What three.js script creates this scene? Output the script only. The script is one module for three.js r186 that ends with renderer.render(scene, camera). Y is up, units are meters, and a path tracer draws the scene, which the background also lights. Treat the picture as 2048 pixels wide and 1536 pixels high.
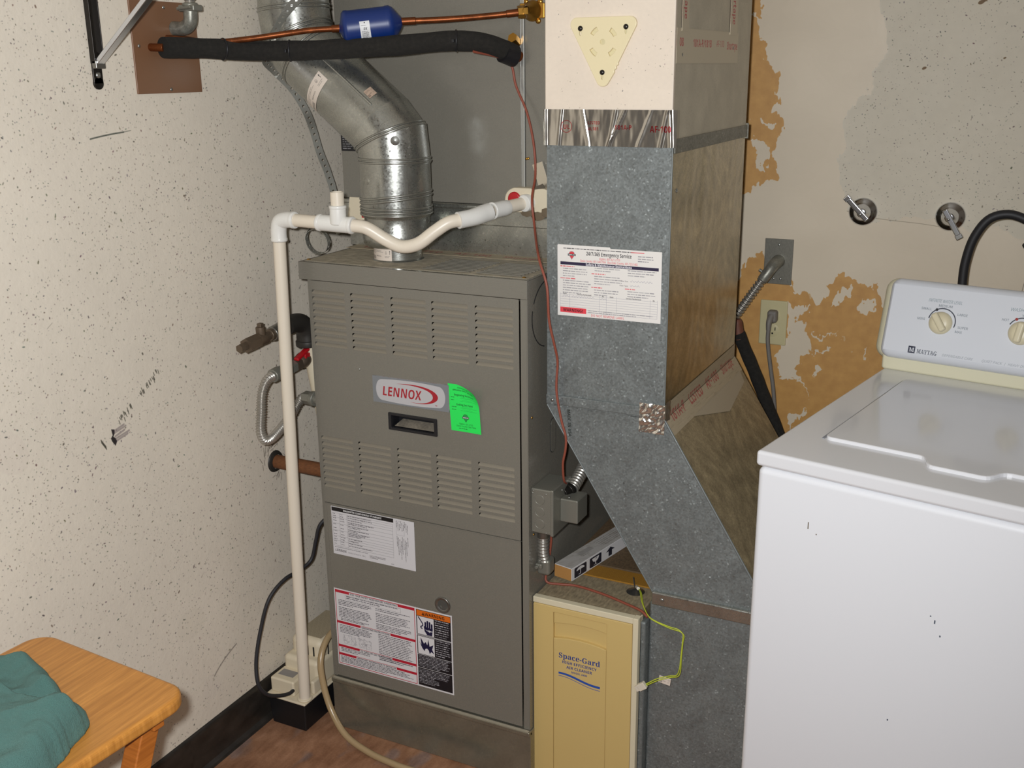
import * as THREE from 'three';
import { RoundedBoxGeometry } from 'three/addons/geometries/RoundedBoxGeometry.js';
import { mergeGeometries } from 'three/addons/utils/BufferGeometryUtils.js';
import { ImprovedNoise } from 'three/addons/math/ImprovedNoise.js';

// ---------------------------------------------------------------- camera, light, exposure
const R = Math.PI / 180;
const scene = new THREE.Scene();
scene.background = new THREE.Color(0x000000);
const camera = new THREE.PerspectiveCamera(40.04, 2048 / 1536, 0.05, 30);
camera.rotation.order = 'YXZ';
camera.position.set(0, 1.54, 0);
camera.rotation.set(-16.68 * R, 26.415 * R, -0.6425 * R);
const renderer = new THREE.WebGLRenderer({ antialias: true });
renderer.toneMapping = THREE.LinearToneMapping;
renderer.toneMappingExposure = 1.0;
renderer.shadowMap.enabled = true;

// the camera's own flash: up and to the left of the lens
const flash = new THREE.SpotLight(0xfafcff, 11.4, 0, 69 * R, 1, 2);
flash.target.position.set(-1.25, 1.1, -1.51);
flash.position.set(-0.05, 1.577, 0.012);
flash.castShadow = true;
flash.shadow.radius = 1;
flash.shadow.camera.near = 0.05;
flash.shadow.camera.far = 8;
scene.add(flash, flash.target);

// ---------------------------------------------------------------- helpers
let seed = 7;
const rnd = () => { seed |= 0; seed = (seed + 0x6d2b79f5) | 0; let t = Math.imul(seed ^ (seed >>> 15), 1 | seed); t = (t + Math.imul(t ^ (t >>> 7), 61 | t)) ^ t; return ((t ^ (t >>> 14)) >>> 0) / 4294967296; };
const rr = (a, b) => a + (b - a) * rnd();
const N3 = new ImprovedNoise();
const nz = (x, y, z = 0) => N3.noise(x, y, z);
const fbm = (x, y, z = 0, o = 4) => { let s = 0, a = 0.5, f = 1; for (let i = 0; i < o; i++) { s += a * nz(x * f, y * f, z + i * 7.3); a *= 0.5; f *= 2.03; } return s; };
const V = (x, y, z) => new THREE.Vector3(x, y, z);
const clamp = (v, a = 0, b = 1) => Math.min(b, Math.max(a, v));
const sm = (a, b, v) => { const t = clamp((v - a) / (b - a)); return t * t * (3 - 2 * t); };

const taken = new Map();
function numbered(n) { const k = taken.get(n) ?? 0; taken.set(n, k + 1); return k ? n + '_' + String(k).padStart(3, '0') : n; }
function shade(o) { o.castShadow = true; o.receiveShadow = true; return o; }
function thing(name, label, category, pos = [0, 0, 0], turn = 0, group) {
  const o = new THREE.Group(); o.name = numbered(name); o.position.set(...pos); o.rotation.y = turn;
  o.userData = { label, category }; if (group) o.userData.group = group;
  scene.add(o); return o;
}
function flat(list) {
  const gs = [].concat(list).map((g) => { let h = g.index ? g.toNonIndexed() : g.clone(); for (const k of Object.keys(h.attributes)) if (!['position', 'normal', 'uv'].includes(k)) h.deleteAttribute(k); if (!h.attributes.uv) h.setAttribute('uv', new THREE.BufferAttribute(new Float32Array(h.attributes.position.count * 2), 2)); return h; });
  return gs.length === 1 ? gs[0] : mergeGeometries(gs);
}
// a part: its geometry is written in the room's coordinates (or the thing's own, local = true) and moved under its thing
const worldAt = (o) => { const p = V(0, 0, 0); for (let q = o; q && q !== scene; q = q.parent) p.add(q.position); return p; };
function part(parent, name, list, mat, label, local) {
  const g = flat(list);
  if (!local) { const p = worldAt(parent); g.translate(-p.x, -p.y, -p.z); }
  const m = shade(new THREE.Mesh(g, mat)); m.name = name; if (label) m.userData.label = label;
  parent.add(m); return m;
}
function single(name, list, mat, label, category, group) {
  const g = flat(list); g.computeBoundingBox(); const c = g.boundingBox.getCenter(V()); c.y = g.boundingBox.min.y; g.translate(-c.x, -c.y, -c.z);
  const m = shade(new THREE.Mesh(g, mat)); m.name = numbered(name); m.position.copy(c);
  m.userData = { label, category }; if (group) m.userData.group = group; scene.add(m); return m;
}
function struct(name, list, mat) { const m = shade(new THREE.Mesh(flat(list), mat)); m.name = name; m.userData.kind = 'structure'; scene.add(m); return m; }

function box(x0, x1, y0, y1, z0, z1, r = 0, s = 2) {
  const w = Math.abs(x1 - x0), h = Math.abs(y1 - y0), d = Math.abs(z1 - z0);
  const g = r > 0 ? new RoundedBoxGeometry(w, h, d, s, Math.min(r, w / 2.01, h / 2.01, d / 2.01)) : new THREE.BoxGeometry(w, h, d);
  return g.translate((x0 + x1) / 2, (y0 + y1) / 2, (z0 + z1) / 2);
}
// uv in metres from the face's main direction
function metric(g, s = 1, ox = 0, oy = 0) {
  const h = g.index ? g.toNonIndexed() : g; const p = h.attributes.position, n = h.attributes.normal, uv = new Float32Array(p.count * 2);
  for (let i = 0; i < p.count; i++) {
    const ax = Math.abs(n.getX(i)), ay = Math.abs(n.getY(i)), az = Math.abs(n.getZ(i)), x = p.getX(i), y = p.getY(i), z = p.getZ(i);
    const [u, v] = ay > ax && ay > az ? [x, z] : ax > az ? [z, y] : [x, y];
    uv[2 * i] = (u + ox) * s; uv[2 * i + 1] = (v + oy) * s;
  }
  h.setAttribute('uv', new THREE.BufferAttribute(uv, 2)); return h;
}
const P = (a) => (a.isVector3 ? a : V(...a));
// swept round tube with varying radius and closed ends
function sweep(pts, rf, { n = 60, m = 14, tension = 0.5, type = 'centripetal', straight = false } = {}) {
  const vs = pts.map(P);
  let curve;
  if (straight) { curve = new THREE.CurvePath(); for (let i = 0; i < vs.length - 1; i++) curve.add(new THREE.LineCurve3(vs[i], vs[i + 1])); }
  else curve = new THREE.CatmullRomCurve3(vs, false, type, tension);
  const C = [], T = [];
  for (let i = 0; i <= n; i++) { C.push(curve.getPointAt(i / n)); T.push(curve.getTangentAt(i / n)); }
  const len = curve.getLength();
  let nrm = Math.abs(T[0].y) < 0.9 ? V(0, 1, 0) : V(1, 0, 0);
  const pos = [], uv = [], idx = [];
  for (let i = 0; i <= n; i++) {
    nrm = nrm.clone().sub(T[i].clone().multiplyScalar(nrm.dot(T[i]))).normalize();
    const b = T[i].clone().cross(nrm), r = typeof rf === 'function' ? rf(i / n, len) : rf;
    for (let j = 0; j <= m; j++) {
      const a = (j / m) * Math.PI * 2, q = C[i].clone().addScaledVector(nrm, Math.cos(a) * r).addScaledVector(b, Math.sin(a) * r);
      pos.push(q.x, q.y, q.z); uv.push((i / n) * len, (j / m) * 2 * Math.PI * r);
    }
  }
  for (let i = 0; i < n; i++) for (let j = 0; j < m; j++) { const a = i * (m + 1) + j, b = a + m + 1; idx.push(a, a + 1, b, a + 1, b + 1, b); }
  const g = new THREE.BufferGeometry();
  g.setAttribute('position', new THREE.Float32BufferAttribute(pos, 3)); g.setAttribute('uv', new THREE.Float32BufferAttribute(uv, 2)); g.setIndex(idx); g.computeVertexNormals();
  // weld the seam's normals
  const nn = g.attributes.normal; for (let i = 0; i <= n; i++) { const a = i * (m + 1), b = a + m, q = V(nn.getX(a) + nn.getX(b), nn.getY(a) + nn.getY(b), nn.getZ(a) + nn.getZ(b)).normalize(); nn.setXYZ(a, q.x, q.y, q.z); nn.setXYZ(b, q.x, q.y, q.z); }
  const caps = [];
  for (const [i, s] of [[0, -1], [n, 1]]) {
    const r = typeof rf === 'function' ? rf(i / n, len) : rf, c = new THREE.CircleGeometry(r, m);
    c.applyQuaternion(new THREE.Quaternion().setFromUnitVectors(V(0, 0, 1), T[i].clone().multiplyScalar(s))).translate(C[i].x, C[i].y, C[i].z); caps.push(c);
  }
  return flat([g, ...caps]);
}
// a lathe of [radius, height] pairs set at a point along a direction
function lathe(prof, at, dir = [0, 1, 0], seg = 28) {
  const g = new THREE.LatheGeometry(prof.map(([r, h]) => new THREE.Vector2(Math.max(r, 1e-5), h)), seg);
  const q = new THREE.Quaternion().setFromUnitVectors(V(0, 1, 0), P(dir).clone().normalize()), a = P(at);
  return g.applyQuaternion(q).translate(a.x, a.y, a.z);
}
const rod = (a, b, r, seg = 20) => { a = P(a); b = P(b); const d = b.clone().sub(a), L = d.length(), c = Math.min(r * 0.15, 0.002); return lathe([[0, 0], [r - c, 0], [r, c], [r, L - c], [r - c, L], [0, L]], a, d, seg); };
function hex(a, b, r) { a = P(a); b = P(b); const d = b.clone().sub(a), L = d.length(); const g = new THREE.CylinderGeometry(r, r, L, 6).toNonIndexed(); g.computeVertexNormals(); return g.translate(0, L / 2, 0).applyQuaternion(new THREE.Quaternion().setFromUnitVectors(V(0, 1, 0), d.normalize())).translate(a.x, a.y, a.z); }
function slab(shape, depth, bevel = 0, seg = 2) { return new THREE.ExtrudeGeometry(shape, { depth, bevelEnabled: bevel > 0, bevelThickness: bevel, bevelSize: bevel, bevelOffset: -bevel, bevelSegments: seg, curveSegments: 8 }); }
function rrect(x0, y0, x1, y1, r, S = THREE.Shape) {
  const s = new S(); s.moveTo(x0 + r, y0); s.lineTo(x1 - r, y0); s.absarc(x1 - r, y0 + r, r, -Math.PI / 2, 0); s.lineTo(x1, y1 - r); s.absarc(x1 - r, y1 - r, r, 0, Math.PI / 2); s.lineTo(x0 + r, y1); s.absarc(x0 + r, y1 - r, r, Math.PI / 2, Math.PI); s.lineTo(x0, y0 + r); s.absarc(x0 + r, y0 + r, r, Math.PI, 1.5 * Math.PI); return s;
}
// quads (lists of four corners, counter-clockwise from outside) as one shell with metric uv
function quads(list) {
  const pos = [], uv = [];
  for (const q of list) {
    const [a, b, c, d] = q.map(P), e = b.clone().sub(a), u = e.clone().normalize(), n = e.clone().cross(d.clone().sub(a)).normalize(), v = n.clone().cross(u);
    for (const p of [a, b, c, a, c, d]) { pos.push(p.x, p.y, p.z); const k = p.clone().sub(a); uv.push(k.dot(u) + a.x + a.z, k.dot(v) + a.y); }
  }
  const g = new THREE.BufferGeometry(); g.setAttribute('position', new THREE.Float32BufferAttribute(pos, 3)); g.setAttribute('uv', new THREE.Float32BufferAttribute(uv, 2)); g.computeVertexNormals(); return g;
}
// a printed sheet facing +z (front) or +x (side), its print over the whole face
function sheetZ(x0, x1, y0, y1, z, t = 0.0006) { return box(x0, x1, y0, y1, z, z + t); }
function sheetX(z0, z1, y0, y1, x, t = 0.0006) { const g = new THREE.BoxGeometry(Math.abs(z1 - z0), y1 - y0, t).rotateY(Math.PI / 2); return g.translate(x + t / 2, (y0 + y1) / 2, (z0 + z1) / 2); }
function screwHead(at, dir, r = 0.004) { return lathe([[0, r * 0.55], [r * 0.6, r * 0.5], [r, r * 0.1], [r, -0.001]], at, dir, 12); }

// ---------------------------------------------------------------- textures
function canvasTex(w, h, draw, srgb = true) {
  const c = document.createElement('canvas'); c.width = w; c.height = h; const x = c.getContext('2d'); draw(x, w, h);
  const t = new THREE.CanvasTexture(c); if (srgb) t.colorSpace = THREE.SRGBColorSpace; t.anisotropy = 8; return t;
}
function dataTex(w, h, f, srgb = true, wrap = true) {
  const d = new Uint8Array(w * h * 4);
  for (let y = 0; y < h; y++) for (let x = 0; x < w; x++) { const v = f(x, y), i = (y * w + x) * 4; d[i] = v[0]; d[i + 1] = v[1]; d[i + 2] = v[2]; d[i + 3] = 255; }
  const t = new THREE.DataTexture(d, w, h); t.magFilter = THREE.LinearFilter; t.minFilter = THREE.LinearMipmapLinearFilter; t.generateMipmaps = true;
  if (wrap) t.wrapS = t.wrapT = THREE.RepeatWrapping; if (srgb) t.colorSpace = THREE.SRGBColorSpace; t.needsUpdate = true; return t;
}
const rep = (t, x, y = x) => { const c = t.clone(); c.wrapS = c.wrapT = THREE.RepeatWrapping; c.repeat.set(x, y); c.needsUpdate = true; return c; };

// black paint spatter on the plaster
function specks(g, w, h, count, pxPerM, k = 1) {
  for (let i = 0; i < count; i++) {
    const x = rnd() * w, y = rnd() * h, cl = fbm(x / w * 6, y / h * 6, 3); if (rnd() > 0.62 + cl * 0.9) continue;
    const t = rnd(), r = (t < 0.6 ? rr(0.0005, 0.0009) : t < 0.96 ? rr(0.0008, 0.0012) : rr(0.0012, 0.002)) * pxPerM * k;
    g.fillStyle = `rgba(${(38 + rnd() * 40) | 0},${(34 + rnd() * 34) | 0},${(30 + rnd() * 30) | 0},${t < 0.6 ? rr(0.2, 0.55) : rr(0.4, 0.75)})`;
    g.beginPath(); g.ellipse(x, y, r * rr(1, 1.9), r * rr(0.55, 0.95), rnd() * 3.1, 0, 7); g.fill();
  }
}
function mottled(g, w, h, base, amp, scale) {
  const id = g.createImageData(w, h), d = id.data;
  for (let y = 0; y < h; y++) for (let x = 0; x < w; x++) {
    const n = fbm(x / w * scale, y / h * scale, 1.7, 3), f = fbm(x / w * scale * 16, y / h * scale * 16, 5.1, 2), i = (y * w + x) * 4, a = n * amp + f * amp * 0.5;
    d[i] = clamp(base[0] + a, 0, 255); d[i + 1] = clamp(base[1] + a * 0.98, 0, 255); d[i + 2] = clamp(base[2] + a * 0.9, 0, 255); d[i + 3] = 255;
  }
  g.putImageData(id, 0, 0);
}
// left wall: u runs along z from -2.66 (0) to -0.56 (1), v up from 0 to 2.1 m
const WL = 2.1;
const texLeft = canvasTex(2048, 2048, (g, w, h) => {
  mottled(g, w, h, [225, 215, 198], 10, 5);
  const S = w / WL, X = (z) => (z + 2.66) * S, Y = (y) => h - y * S;
  specks(g, w, h, 62000, S);
  // long scratch and rubbed black marks
  g.strokeStyle = 'rgba(70,74,66,.85)'; g.lineCap = 'round';
  g.lineWidth = 2.6; g.beginPath(); g.moveTo(X(-1.43), Y(1.424)); g.quadraticCurveTo(X(-1.47), Y(1.43), X(-1.512), Y(1.432)); g.stroke();
  g.lineWidth = 1; g.beginPath(); g.moveTo(X(-1.51), Y(1.432)); g.lineTo(X(-1.53), Y(1.434)); g.stroke();
  g.fillStyle = 'rgba(28,24,26,.93)';
  const blot = (pts) => { g.beginPath(); pts.forEach(([z, y], i) => (i ? g.lineTo(X(z), Y(y)) : g.moveTo(X(z), Y(y)))); g.closePath(); g.fill(); };
  blot([[-1.394, 0.874], [-1.402, 0.871], [-1.401, 0.863], [-1.397, 0.858], [-1.402, 0.853], [-1.405, 0.846], [-1.400, 0.838], [-1.393, 0.849], [-1.391, 0.856], [-1.396, 0.861]]);
  for (const [z, y, l] of [[-1.4, 0.868, 26], [-1.4, 0.864, 30], [-1.403, 0.852, 34], [-1.403, 0.847, 30], [-1.402, 0.857, 24]]) { g.strokeStyle = 'rgba(60,46,56,.35)'; g.lineWidth = 4; g.beginPath(); g.moveTo(X(z), Y(y)); g.lineTo(X(z) - l, Y(y) - 6); g.stroke(); }
  g.strokeStyle = 'rgba(60,58,48,.8)'; g.lineWidth = 1.6;
  for (let i = 0; i < 44; i++) { const t = i / 44, z = -1.414 - t * 0.118 + rr(-0.004, 0.004), y = 0.885 + t * 0.075 + rr(-0.006, 0.006); if (t > 0.32 && t < 0.48) continue; g.beginPath(); g.moveTo(X(z), Y(y)); g.lineTo(X(z) - 2, Y(y) + rr(4, 9)); g.stroke(); }
  for (let i = 0; i < 9; i++) { const z = -1.376 + i * 0.0012, y = 0.845 + i * 0.002; g.beginPath(); g.moveTo(X(z), Y(y)); g.lineTo(X(z) - 1, Y(y) + 7); g.stroke(); }
  // faint smudges, a wall streak near the pump, scuffs near the pipe stub
  for (let i = 0; i < 40; i++) { g.fillStyle = `rgba(120,104,84,${rr(0.01, 0.035)})`; g.beginPath(); g.ellipse(rnd() * w, rnd() * h, rr(10, 60), rr(8, 34), rnd() * 3, 0, 7); g.fill(); }
  g.strokeStyle = 'rgba(110,100,92,.55)'; g.lineWidth = 4; g.beginPath(); g.moveTo(X(-1.6), Y(0.21)); g.quadraticCurveTo(X(-1.63), Y(0.235), X(-1.68), Y(0.25)); g.stroke();
  g.strokeStyle = 'rgba(60,52,44,.7)'; g.lineWidth = 1.2;
  for (let i = 0; i < 26; i++) { const a = rnd() * 6.3, r = rr(0.028, 0.045); g.beginPath(); g.moveTo(X(-1.865 + Math.cos(a) * r), Y(0.64 + Math.sin(a) * r)); g.lineTo(X(-1.865 + Math.cos(a + 0.3) * (r + rr(0, 0.02))), Y(0.64 + Math.sin(a + 0.3) * (r + rr(0, 0.02)))); g.stroke(); }
  for (let i = 0; i < 30; i++) { g.strokeStyle = `rgba(80,70,60,${rr(0.3, 0.7)})`; g.lineWidth = 1; const x = rnd() * w, y = rnd() * h; g.beginPath(); g.moveTo(x, y); g.lineTo(x + rr(-14, 14), y + rr(-18, 18)); g.stroke(); }
});
// back wall: torn drywall paper, smoothed joint compound, spattered plaster. Region x -0.9..0.6, y 0.4..1.9
const BX = -0.9, BY = 0.4, BS = 1.5;
const tan1 = [[-0.72, 1.72], [-0.638, 1.72], [-0.638, 1.689], [-0.639, 1.679], [-0.65, 1.66], [-0.653, 1.641], [-0.643, 1.615], [-0.629, 1.591], [-0.633, 1.572], [-0.639, 1.548], [-0.628, 1.535], [-0.592, 1.525], [-0.591, 1.505], [-0.591, 1.475], [-0.594, 1.438], [-0.576, 1.397], [-0.584, 1.359], [-0.596, 1.335], [-0.584, 1.297], [-0.584, 1.276], [-0.621, 1.268], [-0.662, 1.234], [-0.72, 1.22]];
const tan2 = [[-0.72, 1.0], [-0.66, 1.013], [-0.651, 1.069], [-0.606, 1.074], [-0.602, 1.07], [-0.528, 1.015], [-0.522, 0.985], [-0.501, 0.994], [-0.481, 0.981], [-0.462, 0.967], [-0.443, 0.999], [-0.452, 1.028], [-0.438, 1.041], [-0.406, 1.039], [-0.381, 1.03], [-0.359, 1.021], [-0.331, 1.027], [-0.322, 1.002], [-0.303, 0.977], [-0.268, 0.932], [-0.258, 0.821], [-0.307, 0.7], [-0.4, 0.45], [-0.72, 0.45]];
const whites = [
  [[-0.626, 1.41], [-0.594, 1.407], [-0.593, 1.4], [-0.607, 1.386]],
  [[-0.651, 1.351], [-0.634, 1.369], [-0.601, 1.356], [-0.608, 1.321], [-0.615, 1.296], [-0.637, 1.296]],
  [[-0.487, 0.959], [-0.535, 0.957], [-0.531, 0.868], [-0.565, 0.825], [-0.554, 0.778], [-0.53, 0.749], [-0.508, 0.768], [-0.466, 0.705], [-0.504, 0.772], [-0.496, 0.809], [-0.461, 0.844], [-0.485, 0.881], [-0.483, 0.904], [-0.507, 0.925]],
  [[-0.427, 0.985], [-0.39, 1.015], [-0.385, 0.996], [-0.412, 0.972], [-0.432, 0.955]],
  [[-0.362, 0.976], [-0.343, 0.993], [-0.324, 0.976], [-0.329, 0.957], [-0.353, 0.951]],
  [[-0.461, 0.844], [-0.432, 0.859], [-0.438, 0.843]], [[-0.471, 0.882], [-0.406, 0.896], [-0.463, 0.875]], [[-0.528, 0.664], [-0.468, 0.681], [-0.522, 0.628]],
  [[-0.46, 0.76], [-0.452, 0.8], [-0.44, 0.79]], [[-0.34, 0.86], [-0.335, 0.83], [-0.345, 0.835]]];
const speckArea = [[-0.373, 1.95], [-0.373, 1.68], [-0.35, 1.602], [-0.349, 1.554], [-0.375, 1.523], [-0.386, 1.465], [-0.41, 1.439], [-0.435, 1.425], [-0.434, 1.359], [-0.426, 1.258], [-0.417, 1.23], [-0.414, 1.202], [-0.343, 1.179], [-0.208, 1.18], [-0.174, 1.167], [-0.07, 1.19], [-0.016, 1.153], [0.6, 0.7], [0.6, 1.95]];
function mask(size, polys, holes) {
  const c = document.createElement('canvas'); c.width = c.height = size; const g = c.getContext('2d'), S = size / BS;
  const run = (ps, col) => { g.fillStyle = col; for (const p of ps) { g.beginPath(); p.forEach(([x, y], i) => g[i ? 'lineTo' : 'moveTo']((x - BX) * S, size - (y - BY) * S)); g.closePath(); g.fill(); } };
  g.fillStyle = '#000'; g.fillRect(0, 0, size, size); run(polys, '#fff'); run(holes, '#000');
  const d = g.getImageData(0, 0, size, size).data; return (x, y) => d[(clamp(y | 0, 0, size - 1) * size + clamp(x | 0, 0, size - 1)) * 4] / 255;
}
const mTan = mask(1024, [tan1, tan2], whites), mSpk = mask(1024, [speckArea], []);
let roughPx;
const texBack = canvasTex(2048, 2048, (g, w, h) => {
  mottled(g, w, h, [212, 203, 184], 10, 5);
  specks(g, w, h, 27000, w / BS, 0.9);
  const id = g.getImageData(0, 0, w, h), d = id.data; roughPx = new Uint8Array(512 * 512 * 4);
  for (let y = 0; y < h; y++) for (let x = 0; x < w; x++) {
    const i = (y * w + x) * 4, fx = x / w, fy = y / h, n1 = fbm(fx * 34, fy * 20, 2, 4), n2 = fbm(fx * 34 + 40, fy * 22, 9, 4);
    const n3 = fbm(fx * 150, fy * 90, 12, 2), sx = x / 2 + n1 * 24 + n3 * 13, sy = y / 2 + n2 * 32 + n3 * 10;
    const spk = mSpk(x / 2 + n1 * 30, y / 2 + n2 * 30), tn = mTan(sx, sy), shred = fbm(fx * 70, fy * 36, 4, 3) > 0.3 ? 0.75 : 0;
    if (spk < 0.5) { const t = fbm(fx * 5, fy * 9, 3, 3) * 12; d[i] = 218 + t; d[i + 1] = 204 + t; d[i + 2] = 181 + t; }
    const a = tn > 0.5 ? 1 - shred * 0.5 * (fbm(fx * 12, fy * 12, 8, 2) > 0.12 ? 1 : 0) : 0;
    if (a > 0) { const t = fbm(fx * 60, fy * 60, 6, 3) * 18; d[i] = d[i] * (1 - a) + (196 + t) * a; d[i + 1] = d[i + 1] * (1 - a) + (148 + t) * a; d[i + 2] = d[i + 2] * (1 - a) + (84 + t * 0.7) * a; }
    if (!(x & 3) && !(y & 3)) { const q = ((511 - (y >> 2)) * 512 + (x >> 2)) * 4, v = spk > 0.5 ? 150 : 105 + (tn > 0.5 ? 15 : 0); roughPx[q] = roughPx[q + 1] = roughPx[q + 2] = v + fbm(fx * 20, fy * 20, 1, 2) * 20; roughPx[q + 3] = 255; }
  }
  g.putImageData(id, 0, 0);
  // nicks and rust spots
  const X = (x) => (x - BX) * w / BS, Y = (y) => h - (y - BY) * h / BS;
  g.fillStyle = 'rgba(104,76,40,.9)'; for (const [x, y, r] of [[-0.265, 1.53, 5], [-0.16, 1.668, 7], [-0.152, 1.672, 5], [-0.1, 1.55, 3]]) { g.beginPath(); g.ellipse(X(x), Y(y), r * 1.4, r * 0.8, -0.4, 0, 7); g.fill(); }
  g.strokeStyle = 'rgba(140,128,104,.7)'; g.lineWidth = 2; g.beginPath(); g.moveTo(X(-0.41), Y(1.2)); g.bezierCurveTo(X(-0.35), Y(1.176), X(-0.25), Y(1.186), X(-0.17), Y(1.168)); g.stroke();
  g.strokeStyle = 'rgba(70,60,50,.7)'; g.lineWidth = 1.6; g.beginPath(); g.moveTo(X(0.002), Y(1.1)); g.lineTo(X(-0.012), Y(0.985)); g.lineTo(X(-0.018), Y(0.96)); g.stroke();
});
const texBackRough = new THREE.DataTexture(roughPx, 512, 512); texBackRough.magFilter = THREE.LinearFilter; texBackRough.needsUpdate = true;

// galvanised sheet: spangle cells with their own tone, gloss and tilt (one tile is 0.36 m)
const GS = 768, GT = 0.36;
function spangle() {
  const n = 118, pts = []; for (let j = 0; j < n; j++) for (let i = 0; i < n; i++) pts.push([(i + rnd()) / n, (j + rnd()) / n, rnd(), rnd(), rnd()]);
  const own = new Uint16Array(GS * GS);
  for (let y = 0; y < GS; y++) for (let x = 0; x < GS; x++) {
    const u = x / GS, v = y / GS, ci = Math.floor(u * n), cj = Math.floor(v * n); let best = 9, k = 0;
    for (let b = -1; b <= 1; b++) for (let a = -1; a <= 1; a++) { const q = ((cj + b + n) % n) * n + ((ci + a + n) % n), p = pts[q]; let dx = Math.abs(p[0] - u), dy = Math.abs(p[1] - v); if (dx > 0.5) dx = 1 - dx; if (dy > 0.5) dy = 1 - dy; const dd = dx * dx + dy * dy; if (dd < best) { best = dd; k = q; } }
    own[y * GS + x] = k;
  }
  return (x, y) => pts[own[y * GS + x]];
}
const cell = spangle();
const tile = (x, y, f, z) => { const a = x / GS * Math.PI * 2, b = y / GS * Math.PI * 2; return fbm(Math.cos(a) * f + z, Math.sin(a) * f + Math.cos(b) * f, Math.sin(b) * f, 3); };
const texZinc = dataTex(GS, GS, (x, y) => { const c = cell(x, y), v = 172 + (c[2] - 0.5) * 22 + tile(x, y, 1.4, 3) * 20 + (c[3] > 0.985 ? 40 : 0); return [v * 0.985, v, v * 1.0]; });
const texZincRough = dataTex(GS, GS, (x, y) => { const c = cell(x, y), v = 132 + (c[3] - 0.5) * 40 + tile(x, y, 1.4, 8) * 36 - (c[4] > 0.96 ? 40 : 0); return [v, v, v]; }, false);
const texZincN = dataTex(GS, GS, (x, y) => { const c = cell(x, y), k = c[4] > 0.95 ? 46 : 8; return [128 + (c[2] - 0.5) * k, 128 + (c[3] - 0.5) * k, 250]; }, false);
const texPipe = dataTex(256, 256, (x, y) => { const X = x * 3, Y = y * 3, c = cell(X, Y), v = 182 + (c[2] - 0.5) * 9 + tile(X, Y, 1.1, 5) * 26; return [v, v, v * 0.985]; });
const texDirt = dataTex(GS, GS, (x, y) => { const c = cell(x, y), a = tile(x, y, 2.2, 11), b = nz(x / 3, y / 7, 4), v = 184 + (c[2] - 0.5) * 26 + a * 60 + b * 26; return [v, v * 0.93, v * 0.78]; });
const zincMaps = (s) => ({ map: rep(texZinc, s), roughnessMap: rep(texZincRough, s), normalMap: rep(texZincN, s) });
const texDust = dataTex(512, 512, (x, y) => { const a = fbm(x / 60, y / 60, 2, 4), b = fbm(x / 8, y / 8, 5, 2), v = 200 + a * 70 + b * 50; return [v, v * 0.985, v * 0.95]; });
const texFloor = dataTex(1024, 1024, (x, y) => { const a = fbm(x / 90, y / 90, 2, 5), b = fbm(x / 14, y / 40, 5, 3), c = fbm(x / 4, y / 4, 9, 2), s = sm(0.12, 0.3, fbm(x / 70 + 9, y / 120, 4, 3)); const v = a * 46 + b * 30 + c * 18; return [150 + v - s * 14, 108 + v * 0.9 + s * 2, 80 + v * 0.8 + s * 18]; });
const texWood = dataTex(1024, 512, (x, y) => { const wv = fbm(x / 260, y / 9, 2, 4), g = Math.sin((y + fbm(x / 200, y / 60, 7, 3) * 60) / 5.5) * 0.5, p = fbm(x / 40, y / 2.2, 4, 2), v = wv * 42 + g * 7 + p * 22; return [211 + v, 151 + v * 0.92, 72 + v * 0.7]; });
const texBase = dataTex(512, 128, (x, y) => { const a = fbm(x / 50, y / 20, 2, 4), s = nz(x / 3, y / 3, 7) > 0.62 ? 26 : 0, v = 42 + a * 26 + s; return [v * 1.04, v * 0.95, v * 0.86]; });
const texTerry = dataTex(512, 512, (x, y) => { const v = 128 + nz(x / 2.3, y / 2.3, 1) * 80 + nz(x / 5, y / 5, 3) * 60; return [v, v, v]; }, false);
const texPlaster = dataTex(512, 512, (x, y) => { const v = 128 + fbm(x / 22, y / 22, 1, 4) * 120; return [v, v, v]; }, false);

// ---- printed sheets
const F = 'sans-serif';
function lines(g, x, y, w, n, lh, col, size, seedWords = 8) { // rows of print too small to read
  g.fillStyle = col;
  for (let i = 0; i < n; i++) { let cx = x; const end = x + w * (i === n - 1 ? rr(0.4, 0.8) : rr(0.86, 1)); while (cx < end) { const ww = Math.min(rr(1.2, seedWords) * size * 0.5, end - cx); g.globalAlpha = rr(0.55, 0.95); g.fillRect(cx, y + i * lh, ww, size * 0.62); cx += ww + size * 0.45; } }
  g.globalAlpha = 1;
}
function txt(g, s, x, y, size, col, { bold = '', align = 'left', font = F, w, italic = '' } = {}) { g.font = `${italic} ${bold} ${size}px ${font}`.trim(); g.fillStyle = col; g.textAlign = align; g.textBaseline = 'middle'; if (w) g.fillText(s, x, y, w); else g.fillText(s, x, y); }
function shield(g, x, y, s, dark, lit, word) {
  g.save(); g.translate(x, y); g.scale(s, s);
  g.fillStyle = dark; g.beginPath(); g.moveTo(-0.46, -0.5); g.quadraticCurveTo(0, -0.86, 0.46, -0.5); g.quadraticCurveTo(0.7, -0.05, 0.34, 0.35); g.lineTo(0, 0.86); g.lineTo(-0.34, 0.35); g.quadraticCurveTo(-0.7, -0.05, -0.46, -0.5); g.fill();
  g.fillStyle = lit; g.beginPath(); g.moveTo(-0.4, -0.46); g.quadraticCurveTo(0, -0.76, 0.4, -0.46); g.quadraticCurveTo(0.58, -0.05, 0.28, 0.32); g.lineTo(0, 0.74); g.lineTo(-0.28, 0.32); g.quadraticCurveTo(-0.58, -0.05, -0.4, -0.46); g.fill();
  g.fillStyle = '#16161c'; g.fillRect(-0.74, -0.2, 1.48, 0.36); g.fillStyle = '#fff'; g.font = `bold 0.3px ${F}`; g.restore();
  txt(g, word, x, y - s * 0.02, s * 0.3, '#f4f4f0', { bold: 'bold', align: 'center' });
}
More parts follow.
